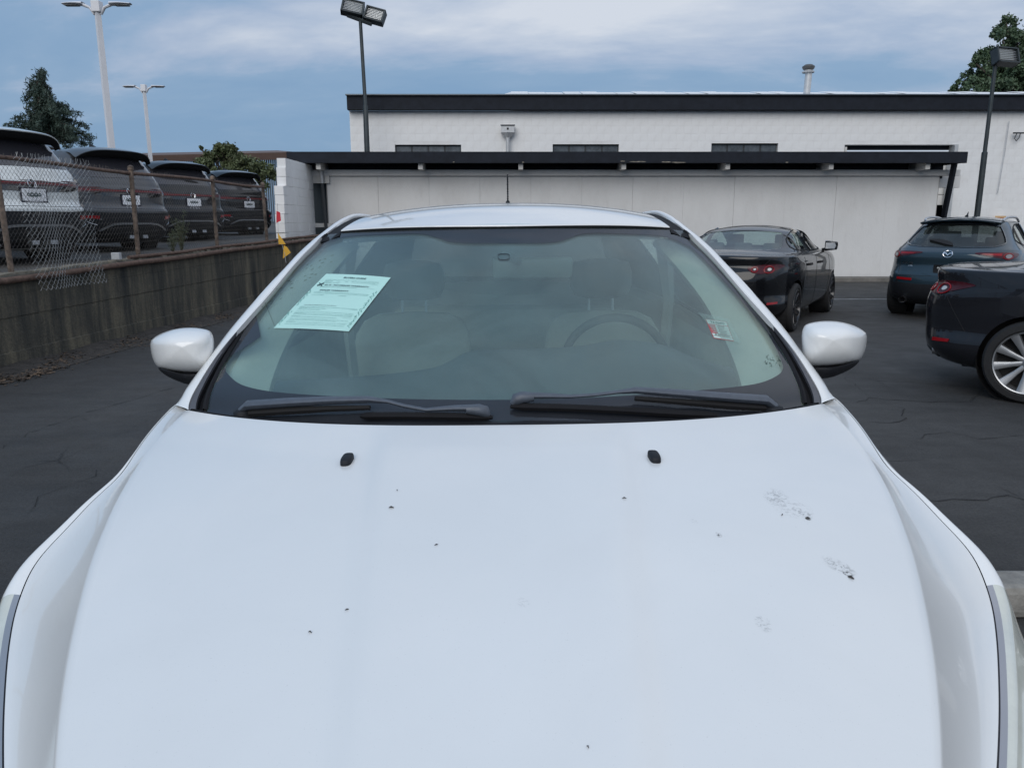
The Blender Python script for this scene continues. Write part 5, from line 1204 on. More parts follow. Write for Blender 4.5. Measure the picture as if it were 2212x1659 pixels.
# ================================================================ PARKED CARS
def ring_pts(lay, n):
    z, yr, yf, w, nx, mr_, mf, crown = lay; q = np.linspace(0, PI, 1400); ym, hr = (yr+yf)/2, (yf-yr)/2
    c, s = np.sin(q), -np.cos(q)                   # start at the rear centre, go round the right side to the front centre
    m = np.where(s < 0, mr_, mf); x = w*np.abs(c)**(2/nx); y = ym+hr*np.sign(s)*np.abs(s)**(2/m)
    d = np.concatenate([[0], np.cumsum(np.hypot(np.diff(x), np.diff(y)))]); t = np.linspace(0, d[-1], n//2+1); x = np.interp(t, d, x); y = np.interp(t, d, y)
    x[0] = x[-1] = 0; X = np.concatenate([x, -x[-2:0:-1]]); Y = np.concatenate([y, y[-2:0:-1]])
    return np.stack([X, Y, z-crown*(X/max(w, .01))**2], 1)
def car_loft(spec, nl=90, n=120):
    S = np.array(spec, float); k = len(S); d = np.zeros(k)
    for i in range(1, k): d[i] = d[i-1]+max(.02, math.hypot((S[i, 0]-S[i-1, 0])*1.5, abs(S[i, 1]-S[i-1, 1])*.6+abs(S[i, 2]-S[i-1, 2])*.3, (S[i, 3]-S[i-1, 3])))
    t = np.linspace(0, d[-1], nl); Q = np.stack([pch(t, d, S[:, j]) for j in range(S.shape[1])], 1)
    rows = [ring_pts(q, n) for q in Q]; V = [tuple(p) for r in rows for p in r]; F = []
    for i in range(nl-1):
        for j in range(n): a, b = i*n+j, i*n+(j+1) % n; F.append((a, b, b+n, a+n))
    for base, flip in ((0, True), ((nl-1)*n, False)):
        c = len(V); r = V[base:base+n]; V.append((0, sum(p[1] for p in r)/n, sum(p[2] for p in r)/n))
        for j in range(n): a, b = base+j, base+(j+1) % n; F.append((c, b, a) if flip else (c, a, b))
    return V, F
def wheel_part(parent, x, y, z, r, s, spokes, rim_m, face_r=.72, name='wheel'):
    w = MB().lathe([(r*.66, -.10*s), (r*.93, -.10*s), (r*.985, -.075*s), (r, -.03*s), (r, .05*s), (r*.985, .085*s), (r*.93, .105*s), (r*.80, .108*s), (r*face_r, .098*s), (r*face_r*.97, .085*s)], 48, 'X', (x, y, z)).build(name, M['tyre'], parent, True)
    mb = MB(); R = r*face_r
    mb.lathe([(R, .098*s), (R*.985, .108*s), (R*.95, .104*s), (R*.93, .075*s), (R*.90, -.02*s), (R*.4, -.03*s), (.001, -.03*s)], 48, 'X', (x, y, z)); rim = mb.build('rim', rim_m, w, True)
    MB().lathe([(R*.90, .0*s), (.001, .0*s)], 32, 'X', (x, y, z)).build('brake_shadow', M['dark'], rim)
    sp = MB()
    for k in range(spokes):
        a0 = 2*PI*k/spokes+.2; u = Vector((0, math.cos(a0), math.sin(a0))); t = Vector((0, -math.sin(a0), math.cos(a0))); X = Vector((s, 0, 0)); c = Vector((x, y, z)); w0, w1 = R*.085, R*.16
        rows_ = []
        for f_, wd, hx in ((.14, w0, .070), (.45, w0*1.05, .078), (.75, w1*.8, .088), (.96, w1, .098)):
            p = c+u*R*f_; rows_.append([p-t*wd+X*(hx-.02), p-t*wd*.8+X*hx, p+X*(hx+.006), p+t*wd*.8+X*hx, p+t*wd+X*(hx-.02)])
        g = MB().grid(rows_); g.build('spoke', rim_m, rim, True)
    MB().lathe([(R*.17, .06*s), (R*.17, .082*s), (R*.10, .088*s), (.001, .088*s)], 20, 'X', (x, y, z)).build('hub_cap', rim_m, rim, True)
    return w
def badge_ring(mb, P, c, r, ell=1.0, th=.008):
    ring = []
    for k in range(33): a = 2*PI*k/32; h, n = P.hit(c[0]+r*math.cos(a), c[1]+r*ell*math.sin(a)); ring.append(h-P.d*.012)
    mb.tube(ring, th, 6, cap=False)
def badge_strokes(mb, P, c, r, strokes, th=.006):
    for st in strokes: mb.tube([P.hit(c[0]+r*a, c[1]+r*b)[0]-P.d*.013 for a, b in st], th, 5)
def plate(car, P, cx, cz, lines, face_m, frame_m, ink_m, w=.305, h=.152, tilt=0, art=False):
    c, n = P.hit(cx, cz); c = c-P.d*.015; u, v = P.u, P.v
    def pl_(a, b, o=0): return c+u*a+v*b-P.d*o
    e = MB().poly_prism([pl_(-w/2-.012, -h/2-.012), pl_(w/2+.012, -h/2-.012), pl_(w/2+.012, h/2+.012), pl_(-w/2-.012, h/2+.012)], P.d*.006, -P.d*.004).build('licence_plate', frame_m, car)
    MB().poly_prism([pl_(-w/2+.004, -h/2+.022), pl_(w/2-.004, -h/2+.022), pl_(w/2-.004, h/2-.002), pl_(-w/2+.004, h/2-.002)], P.d*.0, -P.d*.0065).build('plate_face', face_m, e)
    mb = MB()
    for body, a, b, hh, wd, bd in lines: text_mb(mb, body, lambda p, q: pl_(p, q, .0085), a, b, hh, wd, bd)
    if mb.v: mb.build('plate_lettering', ink_m, e)
    return e, pl_

VW = [[(-.45, .72), (-.12, .02)], [(-.12, .02), (.0, .0), (.12, .02)], [(.45, .72), (.12, .02)], [(-.86, .42), (-.45, -.72), (.0, .0)], [(.86, .42), (.45, -.72), (.0, .0)]]
VW = [[(-.46, .80), (0, .10), (.46, .80)], [(-.88, .35), (-.44, -.78), (0, .02), (.44, -.78), (.88, .35)]]
MZ = [[(-.92, .18), (-.45, .30), (0, -.22), (.45, .30), (.92, .18)], [(-.92, .10), (-.42, .12), (0, -.34), (.42, .12), (.92, .10)]]

# ---------- crossover (the four behind the fence)
def build_suv():
    r = empty('parked_crossover', (0, 0, 0))
    spec = [(.20, .22, 4.30, .70, 4, 7, 6, 0), (.26, .10, 4.38, .84, 4, 7, 6, 0), (.36, .03, 4.42, .895, 4, 8, 6, 0), (.55, .0, 4.46, .915, 4, 8, 6, 0), (.69, .0, 4.46, .920, 4, 8, 6, 0), (.73, .035, 4.45, .915, 4, 8, 6, 0), (.80, .07, 4.42, .915, 4, 8, 6, 0), (.95, .075, 4.33, .918, 4, 8, 6, 0), (1.03, .10, 4.20, .905, 4, 8, 5, .01), (1.07, .125, 3.95, .893, 4, 8, 5, .02), (1.10, .14, 3.45, .88, 4, 8, 5, .02), (1.14, .16, 3.30, .862, 4.2, 8, 6, .02),
            (1.25, .235, 3.05, .80, 4.5, 8, 6, .02), (1.40, .34, 2.72, .735, 4.5, 8, 6, .02), (1.52, .43, 2.45, .685, 4.5, 8, 6, .03), (1.60, .50, 2.25, .63, 4, 7, 6, .04), (1.635, .60, 2.12, .53, 3.5, 6, 6, .04), (1.655, .80, 1.95, .36, 3, 5, 5, .03), (1.662, 1.2, 1.6, .12, 3, 4, 4, .01)]
    V, F = car_loft(spec, 110, 120); bvh = BVHTree.FromPolygons(V, F)
    body = mk('body', V, F, paint('paint_suv_white', (.74, .77, .76), .3, 0), r)
    cut = []
    for yc in (.92, 3.60):
        cut.append(MB().lathe([(.001, -1.2), (.375, -1.2), (.375, 1.2), (.001, 1.2)], 40, 'X', (0, yc, .345)).build('cutter', None))
    inner = MB().box((0, 2.26, .3), (1.18, 3.4, .7)).build('cutter', None)
    boolean(body, cut)
    MB().box((0, 2.26, .50), (1.2, 3.6, .5)).build('underbody', M['dark'], r)
    R = Proj(bvh, (0, -2, 0), (1, 0, 0), (0, 0, 1), (0, 1, 0))
    rd = lambda pts, k=2: chaikin(pts, k)
    def sym(pts): return pts+[(-a, b) for a, b in reversed(pts)]
    gl = R.patch('rear_window', rd(sym([(.0, 1.185), (.60, 1.175), (.69, 1.19), (.645, 1.40), (.60, 1.50), (.3, 1.53), (0, 1.535)]), 1), M['suv_glass'], r, .004)
    wv = R.patch('wiper_cover', rd([(-.05, 1.25), (.24, 1.225), (.25, 1.25), (-.02, 1.29)]), M['dark'], gl, .014)
    body_l = R.patch('tailgate_recess', rd(sym([(0, .955), (.62, .955), (.82, .985), (.82, .965), (.60, .91), (.42, .895), (0, .89)]), 1), M['glass_black'], r, .006)
    bar = R.patch('light_bar', rd(sym([(0, 1.0), (.58, 1.0), (.80, 1.02), (.85, .99), (.82, .955), (.60, .958), (0, .96)]), 1), M['lens_red_dark'], r, .011)
    R.patch('light_strip', sym([(0, .986), (.60, .986), (.82, 1.0), (.82, .992), (.60, .978), (0, .978)]), M['lens_red'], bar, .014)
    em = MB(); badge_ring(em, R, (0, .975), .052, 1, .006); badge_strokes(em, R, (0, .975), .052, VW, .0055); 
    disc = R.patch('emblem', [(.05*math.cos(a), .975+.05*math.sin(a)) for a in np.linspace(0, 2*PI, 24, endpoint=False)], M['dark'], r, .012); em.build('emblem_ring', M['chrome'], disc, True)
    plate(r, R, 0, .84, [('CARSON', -.105, -.074, .034, .21, .04), ('VOLKSWAGEN', -.10, .046, .012, .20, .0)], mat('plate_white', (.92, .93, .95), .4), mat('plate_frame', (.012, .014, .035), .4), mat('plate_ink', (.75, .76, .78), .5), .315, .165)
    pc, _n = R.hit(0, .84); art = MB()
    for dx, rr_ in ((-.075, .020), (-.03, .026), (.02, .026), (.07, .020)): art.lathe([(rr_, -.002), (rr_*.45, -.002)], 16, 'Y', (dx, pc.y-.0235, .852))
    art.box((0, pc.y-.0235, .838), (.15, .002, .010)); art.build('plate_artwork', M['ink'], r)
    mb = MB()
    for i, ch in enumerate('TAOS'): text_mb(mb, ch, lambda a, b: R.hit(a, b)[0]-R.d*.008, -.115+.064*i, .725, .036, None, .02)
    mb.build('model_lettering', M['silver'], r)
    R.line('tailgate_seam', [(-.80, .94), (-.78, .74), (-.6, .715), (.6, .715), (.78, .74), (.80, .94)], M['dark'], r, .004)
    R.patch('bumper_cladding', rd(sym([(0, .655), (.60, .655), (.88, .70), (.97, .70), (.97, .30), (.80, .23), (0, .23)]), 1), M['black_plastic'], r, .012, cell=.08)
    tr = R.patch('bumper_trim', rd(sym([(0, .505), (.36, .505), (.47, .47), (.60, .40), (.585, .375), (.46, .445), (.35, .478), (0, .478)]), 1), M['silver'], r, .022)
    R.patch('lower_valance', rd(sym([(0, .455), (.34, .455), (.5, .38), (.5, .30), (0, .30)]), 1), M['dark'], r, .02)
    for s in (-1, 1):
        lr = R.patch('reflector', [(s*.58, .56), (s*.77, .575), (s*.77, .61), (s*.58, .61)], M['lens_red'], r, .018)
        MB().tube([R.hit(s*a, b)[0]-R.d*.02 for a, b in ((.56, .555), (.79, .56), (.70, .50), (.62, .47))], .005, 5).build('reflector_trim', M['silver'], lr)
        P = Proj(bvh, (s*2, 0, 0), (0, 1, 0), (0, 0, 1), (-s, 0, 0))
        P.patch('side_window', rd([(.62, 1.16), (2.0, 1.14), (3.0, 1.12), (2.78, 1.25), (2.45, 1.42), (2.2, 1.50), (1.3, 1.54), (.85, 1.50), (.66, 1.34)], 1), M['glass_black'], r, .004, cell=.12)
        for yy in (1.05, 1.95): P.line('window_post', [(yy, 1.15), (yy-.02, 1.52)], M['dark'], r, .02)
        P.line('door_seam', [(1.15, 1.12), (1.25, .7), (1.32, .40)], M['dark'], r, .004); P.line('door_seam', [(2.1, 1.12), (2.1, .40)], M['dark'], r, .004); P.line('door_seam', [(3.05, 1.10), (3.1, .40)], M['dark'], r, .004)
        P.patch('sill_cladding', rd([(.1, .60), (.45, .62), (.52, .46), (1.32, .42), (1.4, .38), (3.1, .38), (3.2, .3), (3.2, .22), (.1, .22)], 0), M['black_plastic'], r, .01, cell=.12)
        ls = P.patch('tail_lamp_side', rd([(.02, .945), (.42, .975), (.45, 1.0), (.38, 1.03), (.05, 1.03)], 1), M['lens_red_dark'], r, .008)
        for yc in (.92, 3.60):
            wheel_part(r, s*.805, yc, .345, .345, s, 10, M['alloy_dark'] if False else M['alloy'])
            MB().lathe([(.385, -.12*s), (.385, .10*s)], 30, 'X', (s*.76, yc, .345)).build('arch_liner', M['dark'], r)
        # roof rail
        rp = [(s*.60, .75, 1.595), (s*.615, .95, 1.645), (s*.62, 1.4, 1.672), (s*.62, 1.9, 1.66), (s*.61, 2.3, 1.60)]
        MB().tube([Vector(p) for p in rowcurve(rp, 24)], .016, 8, flat=1.3).build('roof_rail', M['silver'], r, True)
        MB().bevbox((s*1.0, 3.0, 1.13), (.20, .12, .15), .04).build('door_mirror', M['black_plastic'], r)
        MB().box((s*.12, .02, .29), (.09, .12, .05)).build('exhaust_tip', M['silver'], r)
    # roof spoiler: painted top, deep black underside
    top = []; und = []
    for t in np.linspace(-1, 1, 25):
        x = .655*t; a = abs(t); yb = .62; ye = .14+.20*a**3.5; zt_ = 1.658-.045*a**2-.05*a**6; ze = 1.598-.05*a**2.5-.085*a**7
        top.append([Vector((x*.93, yb, zt_-.004)), Vector((x*.97, (yb+ye)/2, (zt_+ze)/2+.014)), Vector((x, ye+.03, ze+.006)), Vector((x, ye, ze-.006)), Vector((x, ye+.006, ze-.018))])
        und.append([Vector((x, ye+.006, ze-.018)), Vector((x*.99, ye+.10, ze-.045-.03*(1-a**4))), Vector((x*.97, .42, 1.50-.02*a))])
    so_ = MB().grid(top).build('roof_spoiler', body.data.materials[0], r, True, angle=50); MB().grid(und).build('spoiler_underside', M['dark'], so_, True)
    fin = MB().grid([[Vector((w_*(1-t), .70+.14*t+.02, 1.652+.075*t*(1-.0*t))) if k == 0 else Vector((w_*(1-t), .70+.20*(1-t*.15)+.0, 1.652+.075*t)) for k, w_ in ((0, -.03), (0, .03), (1, .03), (1, -.03))] for t in np.linspace(0, .95, 6)], closed=True).build('roof_fin', M['black_plastic'], r, True)
    return r, body, so_
M['suv_glass'] = mat('suv_glass', (.045, .044, .052), .12, coat=.6)
suv, sb, ssp = build_suv()
def place_car(root, refpt_local, ref_world, az, zground=None):
    # put a car so that a point given in its own frame lands on a world position; az = heading, clockwise from +Y
    root.rotation_euler = (0, 0, -az); R = Matrix.Rotation(-az, 3, 'Z'); p = R @ Vector(refpt_local); root.location = (ref_world.x-p.x, ref_world.y-p.y, (ref_world.z-p.z) if zground is None else zground)
SU = [((82, 423), 9.5, (.84, .86, .85), 0, 'white', 'white crossover with a dark rear window parked nearest along the fence'),
      ((290, 434), 12.3, (.075, .080, .090), .3, 'mid', 'mid-grey crossover, second along the fence, between the white one and a darker one'),
      ((424, 438.5), 15.6, (.020, .021, .024), .15, 'dark', 'charcoal crossover, third along the fence, behind the green weed'),
      ((543, 443), 18.9, (.009, .010, .012), .15, 'black', 'near-black crossover farthest along the fence, beside the block wall')]
AZS = [math.radians(-68), math.radians(-64), math.radians(-58), math.radians(-60)]
for i, ((px, py), Y, col, met, nm, lab) in enumerate(SU):
    c = suv if i == 0 else copy_tree(suv); w = at(px, py, Y)
    place_car(c, (0, -.01, .84), w, AZS[i]); tag(c, lab, 'car', 'crossovers parked along the fence in the upper lot')
    pm = paint('paint_suv_'+nm, col, .3, met)
    for ch in c.children:
        if ch.name.startswith(('body', 'roof_spoiler')) and ch.type == 'MESH' and not ch.name.startswith('body_'):
            ch.material_slots[0].link = 'OBJECT'; ch.material_slots[0].material = pm
    if i == 0: c.name = 'parked_crossover'

# ---------- compact saloon (two of them) and the small blue crossover
def cabin_hole(body, spec, zlo, inset=.045, windows=()):
    S = []
    for (z, yr, yf, w, a, b, c_, cr) in spec:
        if z >= zlo: S.append((z, yr+inset, yf-inset, w-inset, a, b, c_, cr))
    S[-1] = (S[-1][0]-.0,)+S[-1][1:]; S = [(z-.035,)+tuple(q) for (z, *q) in S]; S.insert(0, (zlo-.45, S[0][1]+.25, S[0][2]-.1, S[0][3], *S[0][4:]))
    V, F = car_loft([s for s in S if s[3] > .05 and s[2] > s[1]], 40, 60); c = mk('cutter', V, F, None); cs = [c]
    for q in windows: cs.append(q)
    boolean(body, cs)
def prism_cut(pts, o, u, v, d, l):                 # window opening: 2D outline swept along d
    P = [Vector(o)+Vector(u)*a+Vector(v)*b for a, b in pts]; return MB().poly_prism(P, (0, 0, 0), Vector(d)*l).build('cutter', None)
def cabin_furniture(r, z0, seats, ym):
    for x, y, z, w in seats:
        se = MB().bevbox((x, y, z-.25), (w, .14, .55), .05, rx=-.15).build('seat', mat('dark_seat', (.05, .052, .055), .8), r, True)
        MB().bevbox((x, y+.03, z+.11), (.25, .09, .17), .035).build('headrest', mat('dark_seat', (.05, .052, .055), .8), se, True)
SED = [(.19, .35, 4.35, .70, 4, 7, 6, 0), (.25, .16, 4.45, .83, 4, 7, 6, 0), (.36, .05, 4.55, .875, 4, 7, 5.5, 0), (.54, .01, 4.62, .895, 3.6, 5, 5, 0), (.70, .0, 4.64, .90, 3.6, 5, 5, 0), (.80, .02, 4.60, .899, 3.6, 5.2, 5, 0), (.90, .075, 4.45, .89, 3.6, 5.5, 5, .0), (.975, .065, 4.20, .872, 3.6, 5.5, 5, .005), (1.015, .075, 3.9, .858, 3.6, 5.5, 5, .01), (1.035, .14, 3.70, .845, 3.6, 5.5, 5, .02), (1.05, .37, 3.42, .83, 3.8, 5.8, 5, .03),
       (1.065, .62, 3.28, .80, 4, 6, 5.5, .03), (1.10, .78, 3.16, .765, 4.2, 6, 6, .02), (1.18, 1.02, 2.96, .705, 4.3, 6, 6, .02), (1.27, 1.28, 2.74, .65, 4.3, 6, 6, .02), (1.345, 1.50, 2.54, .595, 4, 5.5, 6, .03), (1.378, 1.66, 2.40, .52, 3.5, 5, 5, .035), (1.397, 1.85, 2.25, .36, 3, 4, 4, .02), (1.402, 2.0, 2.15, .12, 3, 4, 4, .01)]
def build_saloon():
    r = empty('parked_saloon', (0, 0, 0)); V, F = car_loft(SED, 120, 132); bvh = BVHTree.FromPolygons(V, F)
    body = mk('body', V, F, paint('paint_black', (.006, .0065, .008), .25, .0), r)
    cut = [MB().lathe([(.001, -1.3), (.365, -1.3), (.365, 1.3), (.001, 1.3)], 48, 'X', (0, yc, .325)).build('cutter', None) for yc in (.90, 3.62)]
    sw = chaikin([(1.10, 1.09), (1.40, 1.065), (2.2, 1.05), (3.05, 1.045), (2.88, 1.13), (2.50, 1.27), (2.25, 1.325), (1.80, 1.335), (1.52, 1.29), (1.22, 1.19)], 1)
    rw_ = chaikin([(.0, 1.075), (.58, 1.085), (.63, 1.11), (.53, 1.28), (.49, 1.305), (0, 1.335), (-.49, 1.305), (-.53, 1.28), (-.63, 1.11), (-.58, 1.085)], 1)
    wc_ = [prism_cut(sw, (s*.40, 0, 0), (0, 1, 0), (0, 0, 1), (s, 0, 0), 1.2) for s in (-1, 1)]
    wc_.append(prism_cut(rw_, (0, .1, 0), (1, 0, 0), (0, 0, 1), (0, 1, 0), 1.65)); wc_.append(prism_cut([(-.60, 1.08), (.60, 1.08), (.50, 1.30), (-.50, 1.30)], (0, 2.5, 0), (1, 0, 0), (0, 0, 1), (0, 1, 0), 1.0))
    boolean(body, cut); cabin_hole(body, SED, 1.06, .045, wc_)
    MB().box((0, 2.34, .45), (1.15, 3.9, .5)).build('underbody', M['dark'], r)
    MB().box((0, 1.1, 1.02), (1.2, .5, .02)).build('parcel_shelf', M['black_plastic'], r)
    cabin_furniture(r, 1.0, ((-.36, 2.25, 1.07, .5), (.36, 2.25, 1.07, .5)), 0); MB().bevbox((0, 3.0, .96), (1.3, .4, .14), .05).build('dashboard', M['black_plastic'], r)
    for x in (-.40, .0, .40): MB().bevbox((x, 1.40, 1.09), (.24, .09, .13), .035).build('rear_headrest', mat('dark_seat', (.05, .052, .055), .8), r, True)
    R = Proj(bvh, (0, -2, 0), (1, 0, 0), (0, 0, 1), (0, 1, 0)); g = M['glass_tail']
    R.patch('rear_window', rw_, g, r, -.006, .002, .08); Fp = Proj(bvh, (0, 7, 0), (1, 0, 0), (0, 0, 1), (0, -1, 0)); Fp.patch('windscreen', [(-.60, 1.08), (.60, 1.08), (.50, 1.30), (-.50, 1.30)], M['glass_side'], r, -.006, .002, .1)
    R.line('boot_seam', [(-.70, 1.04), (-.66, .98), (-.52, .82), (-.50, .66), (.50, .66), (.52, .82), (.66, .98), (.70, 1.04)], M['dark'], r, .003)
    em = MB(); badge_ring(em, R, (0, .95), .055, .8, .005); badge_strokes(em, R, (0, .95), .055, MZ, .005); em.build('emblem', M['chrome'], r, True)
    for s in (-1, 1):
        lp = chaikin([(s*.40, .885), (s*.56, .915), (s*.72, .925), (s*.80, .905), (s*.775, .875), (s*.69, .82), (s*.56, .795), (s*.44, .83)], 2); tl = R.patch('tail_light', lp, M['lens_red_dark'], r, .007, cell=.04)
        for cx, rr_, mm in ((.50, .036, M['lens_red']), (.655, .050, M['lens_red'])):
            q = MB(); q.tube([R.hit(s*cx+rr_*math.cos(a), .855+rr_*.85*math.sin(a))[0]-R.d*.012 for a in np.linspace(0, 2*PI, 25)], .007, 6, cap=False); q.build('light_ring', mm, tl, True)
            R.patch('lamp_bulb', [(s*cx+rr_*.4*math.cos(a), .855+rr_*.35*math.sin(a)) for a in np.linspace(0, 2*PI, 12, endpoint=False)], M['lens_clear'], tl, .010)
        P = Proj(bvh, (s*2, 0, 0), (0, 1, 0), (0, 0, 1), (-s, 0, 0))
        P.patch('side_window', sw, M['glass_side'], r, -.006, .002, .1)
        P.line('window_trim', sw+[sw[0]], M['silver'] if False else M['dark'], r, .009)
        P.line('window_post', [(2.02, 1.045), (1.94, 1.34)], M['glass_black'], r, .030); P.line('window_post', [(1.36, 1.06), (1.40, 1.27)], M['glass_black'], r, .014)
        P.line('bumper_seam', [(.22, .83), (.30, .70), (.42, .52)], M['dark'], r, .003)
        P.line('door_seam', [(1.28, .98), (1.40, .75), (1.45, .60)], M['dark'], r, .003); P.line('door_seam', [(2.08, .98), (2.10, .25)], M['dark'], r, .003); P.line('door_seam', [(3.08, .95), (3.18, .70), (3.10, .25)], M['dark'], r, .003)
        for yy in (1.55, 2.35): P.patch('door_handle', [(yy-.11, .855), (yy+.10, .855), (yy+.10, .885), (yy-.11, .885)], M['dark'], r, .028, .03)
        R.patch('reflector', [(s*.66, .41), (s*.76, .42), (s*.76, .445), (s*.66, .44)], M['lens_red'], r, .008)
        MB().lathe([(.045, -.06), (.045, .12), (.036, .12), (.036, -.05)], 20, 'Y', (s*.58, .22, .325)).build('exhaust_tip', M['silver'], r, True)
        for yc in (.90, 3.62):
            wheel_part(r, s*.785, yc, .325, .325, s, 10, M['alloy'], .76)
            MB().lathe([(.37, -.14*s), (.37, .09*s)], 36, 'X', (s*.74, yc, .325)).build('arch_liner', M['dark'], r)
        mr_ = MB().grid([[Vector((s*(.85+.085*(1+a)), 2.90+d+.03*a*a, 1.09+.07*c_*(1-.15*a))) for d, c_ in ((-.05, -.8), (-.06, 0), (-.05, .85), (0, 1), (.06, .6), (.08, 0), (.05, -.7), (0, -1))] for a in (-.98, -.8, -.3, .3, .8, 1)], closed=True).build('door_mirror', body.data.materials[0], r, True)
        MB().add([(s*(.86+.155*a), 2.842, 1.09+c_*.055) for a, c_ in ((0.05, -.8), (.9, -.8), (1.0, 0), (.9, .8), (.05, .85))], [(0, 1, 2, 3, 4)]).build('mirror_glass', M['silver'], mr_)
        MB().tube([(s*.80, 2.98, 1.03), (s*.92, 2.94, 1.05)], .02, 8).build('mirror_arm', M['dark'], r)
    R.patch('rear_diffuser', chaikin([(-.55, .36), (.55, .36), (.62, .24), (-.62, .24)], 1), M['dark'], r, .008)
    return r, body
sal, salb = build_saloon()
tag(sal, 'glossy black saloon with alloy wheels parked behind the white car, facing the shed', 'car', 'dark saloons in the lot')
for ch in sal.children_recursive:
    if ch.name.startswith(('rim', 'spoke', 'hub_cap')): ch.material_slots[0].link = 'OBJECT'; ch.material_slots[0].material = M['alloy_dark']
sal2 = copy_tree(sal); sal2['label'] = 'dark grey-black saloon cut off by the right edge, silver alloy rear wheel towards us'
pm = paint('paint_charcoal', (.014, .0145, .018), .26, .15)
for ch in sal2.children:
    if ch.name.startswith(('body', 'door_mirror')): ch.material_slots[0].link = 'OBJECT'; ch.material_slots[0].material = pm
for ch in sal2.children_recursive:
    if ch.name.startswith(('rim', 'spoke', 'hub_cap')): ch.material_slots[0].link = 'OBJECT'; ch.material_slots[0].material = M['alloy']
place_car(sal, (.86, .90, 0), at_z(1712, 716, 0), math.radians(31.3), 0)
w = at(2214, 787, 6.12); place_car(sal2, (.88, .90, .325), Vector((w.x, w.y, 0)), math.radians(131), 0); sal2.scale = (1.03, 1.03, 1.035)

CXS = [(.22, .25, 4.2, .72, 4, 7, 6, 0), (.28, .12, 4.28, .85, 4, 7, 6, 0), (.40, .03, 4.34, .885, 4, 7, 5.5, 0), (.56, .0, 4.38, .897, 4, 7, 5, 0), (.66, .01, 4.39, .898, 4, 7, 5, 0), (.72, .05, 4.38, .895, 4, 7, 5, 0), (.82, .085, 4.34, .888, 4, 7, 5, 0), (.92, .07, 4.25, .875, 4, 7, 5, .0), (.99, .08, 4.1, .858, 4, 7, 5, .005), (1.03, .13, 3.85, .84, 4, 6.5, 5, .01), (1.06, .18, 3.42, .825, 4, 6.5, 5, .015),
       (1.10, .25, 3.25, .79, 4.2, 6.5, 6, .015), (1.20, .40, 3.0, .72, 4.3, 6.5, 6, .015), (1.32, .58, 2.74, .655, 4.3, 6.5, 6, .02), (1.42, .72, 2.50, .605, 4.2, 6.5, 6, .03), (1.49, .82, 2.32, .55, 3.8, 6, 6, .04), (1.515, .95, 2.2, .46, 3.5, 5, 5, .035), (1.53, 1.15, 2.0, .30, 3, 4, 4, .02), (1.535, 1.4, 1.7, .1, 3, 4, 4, .01)]
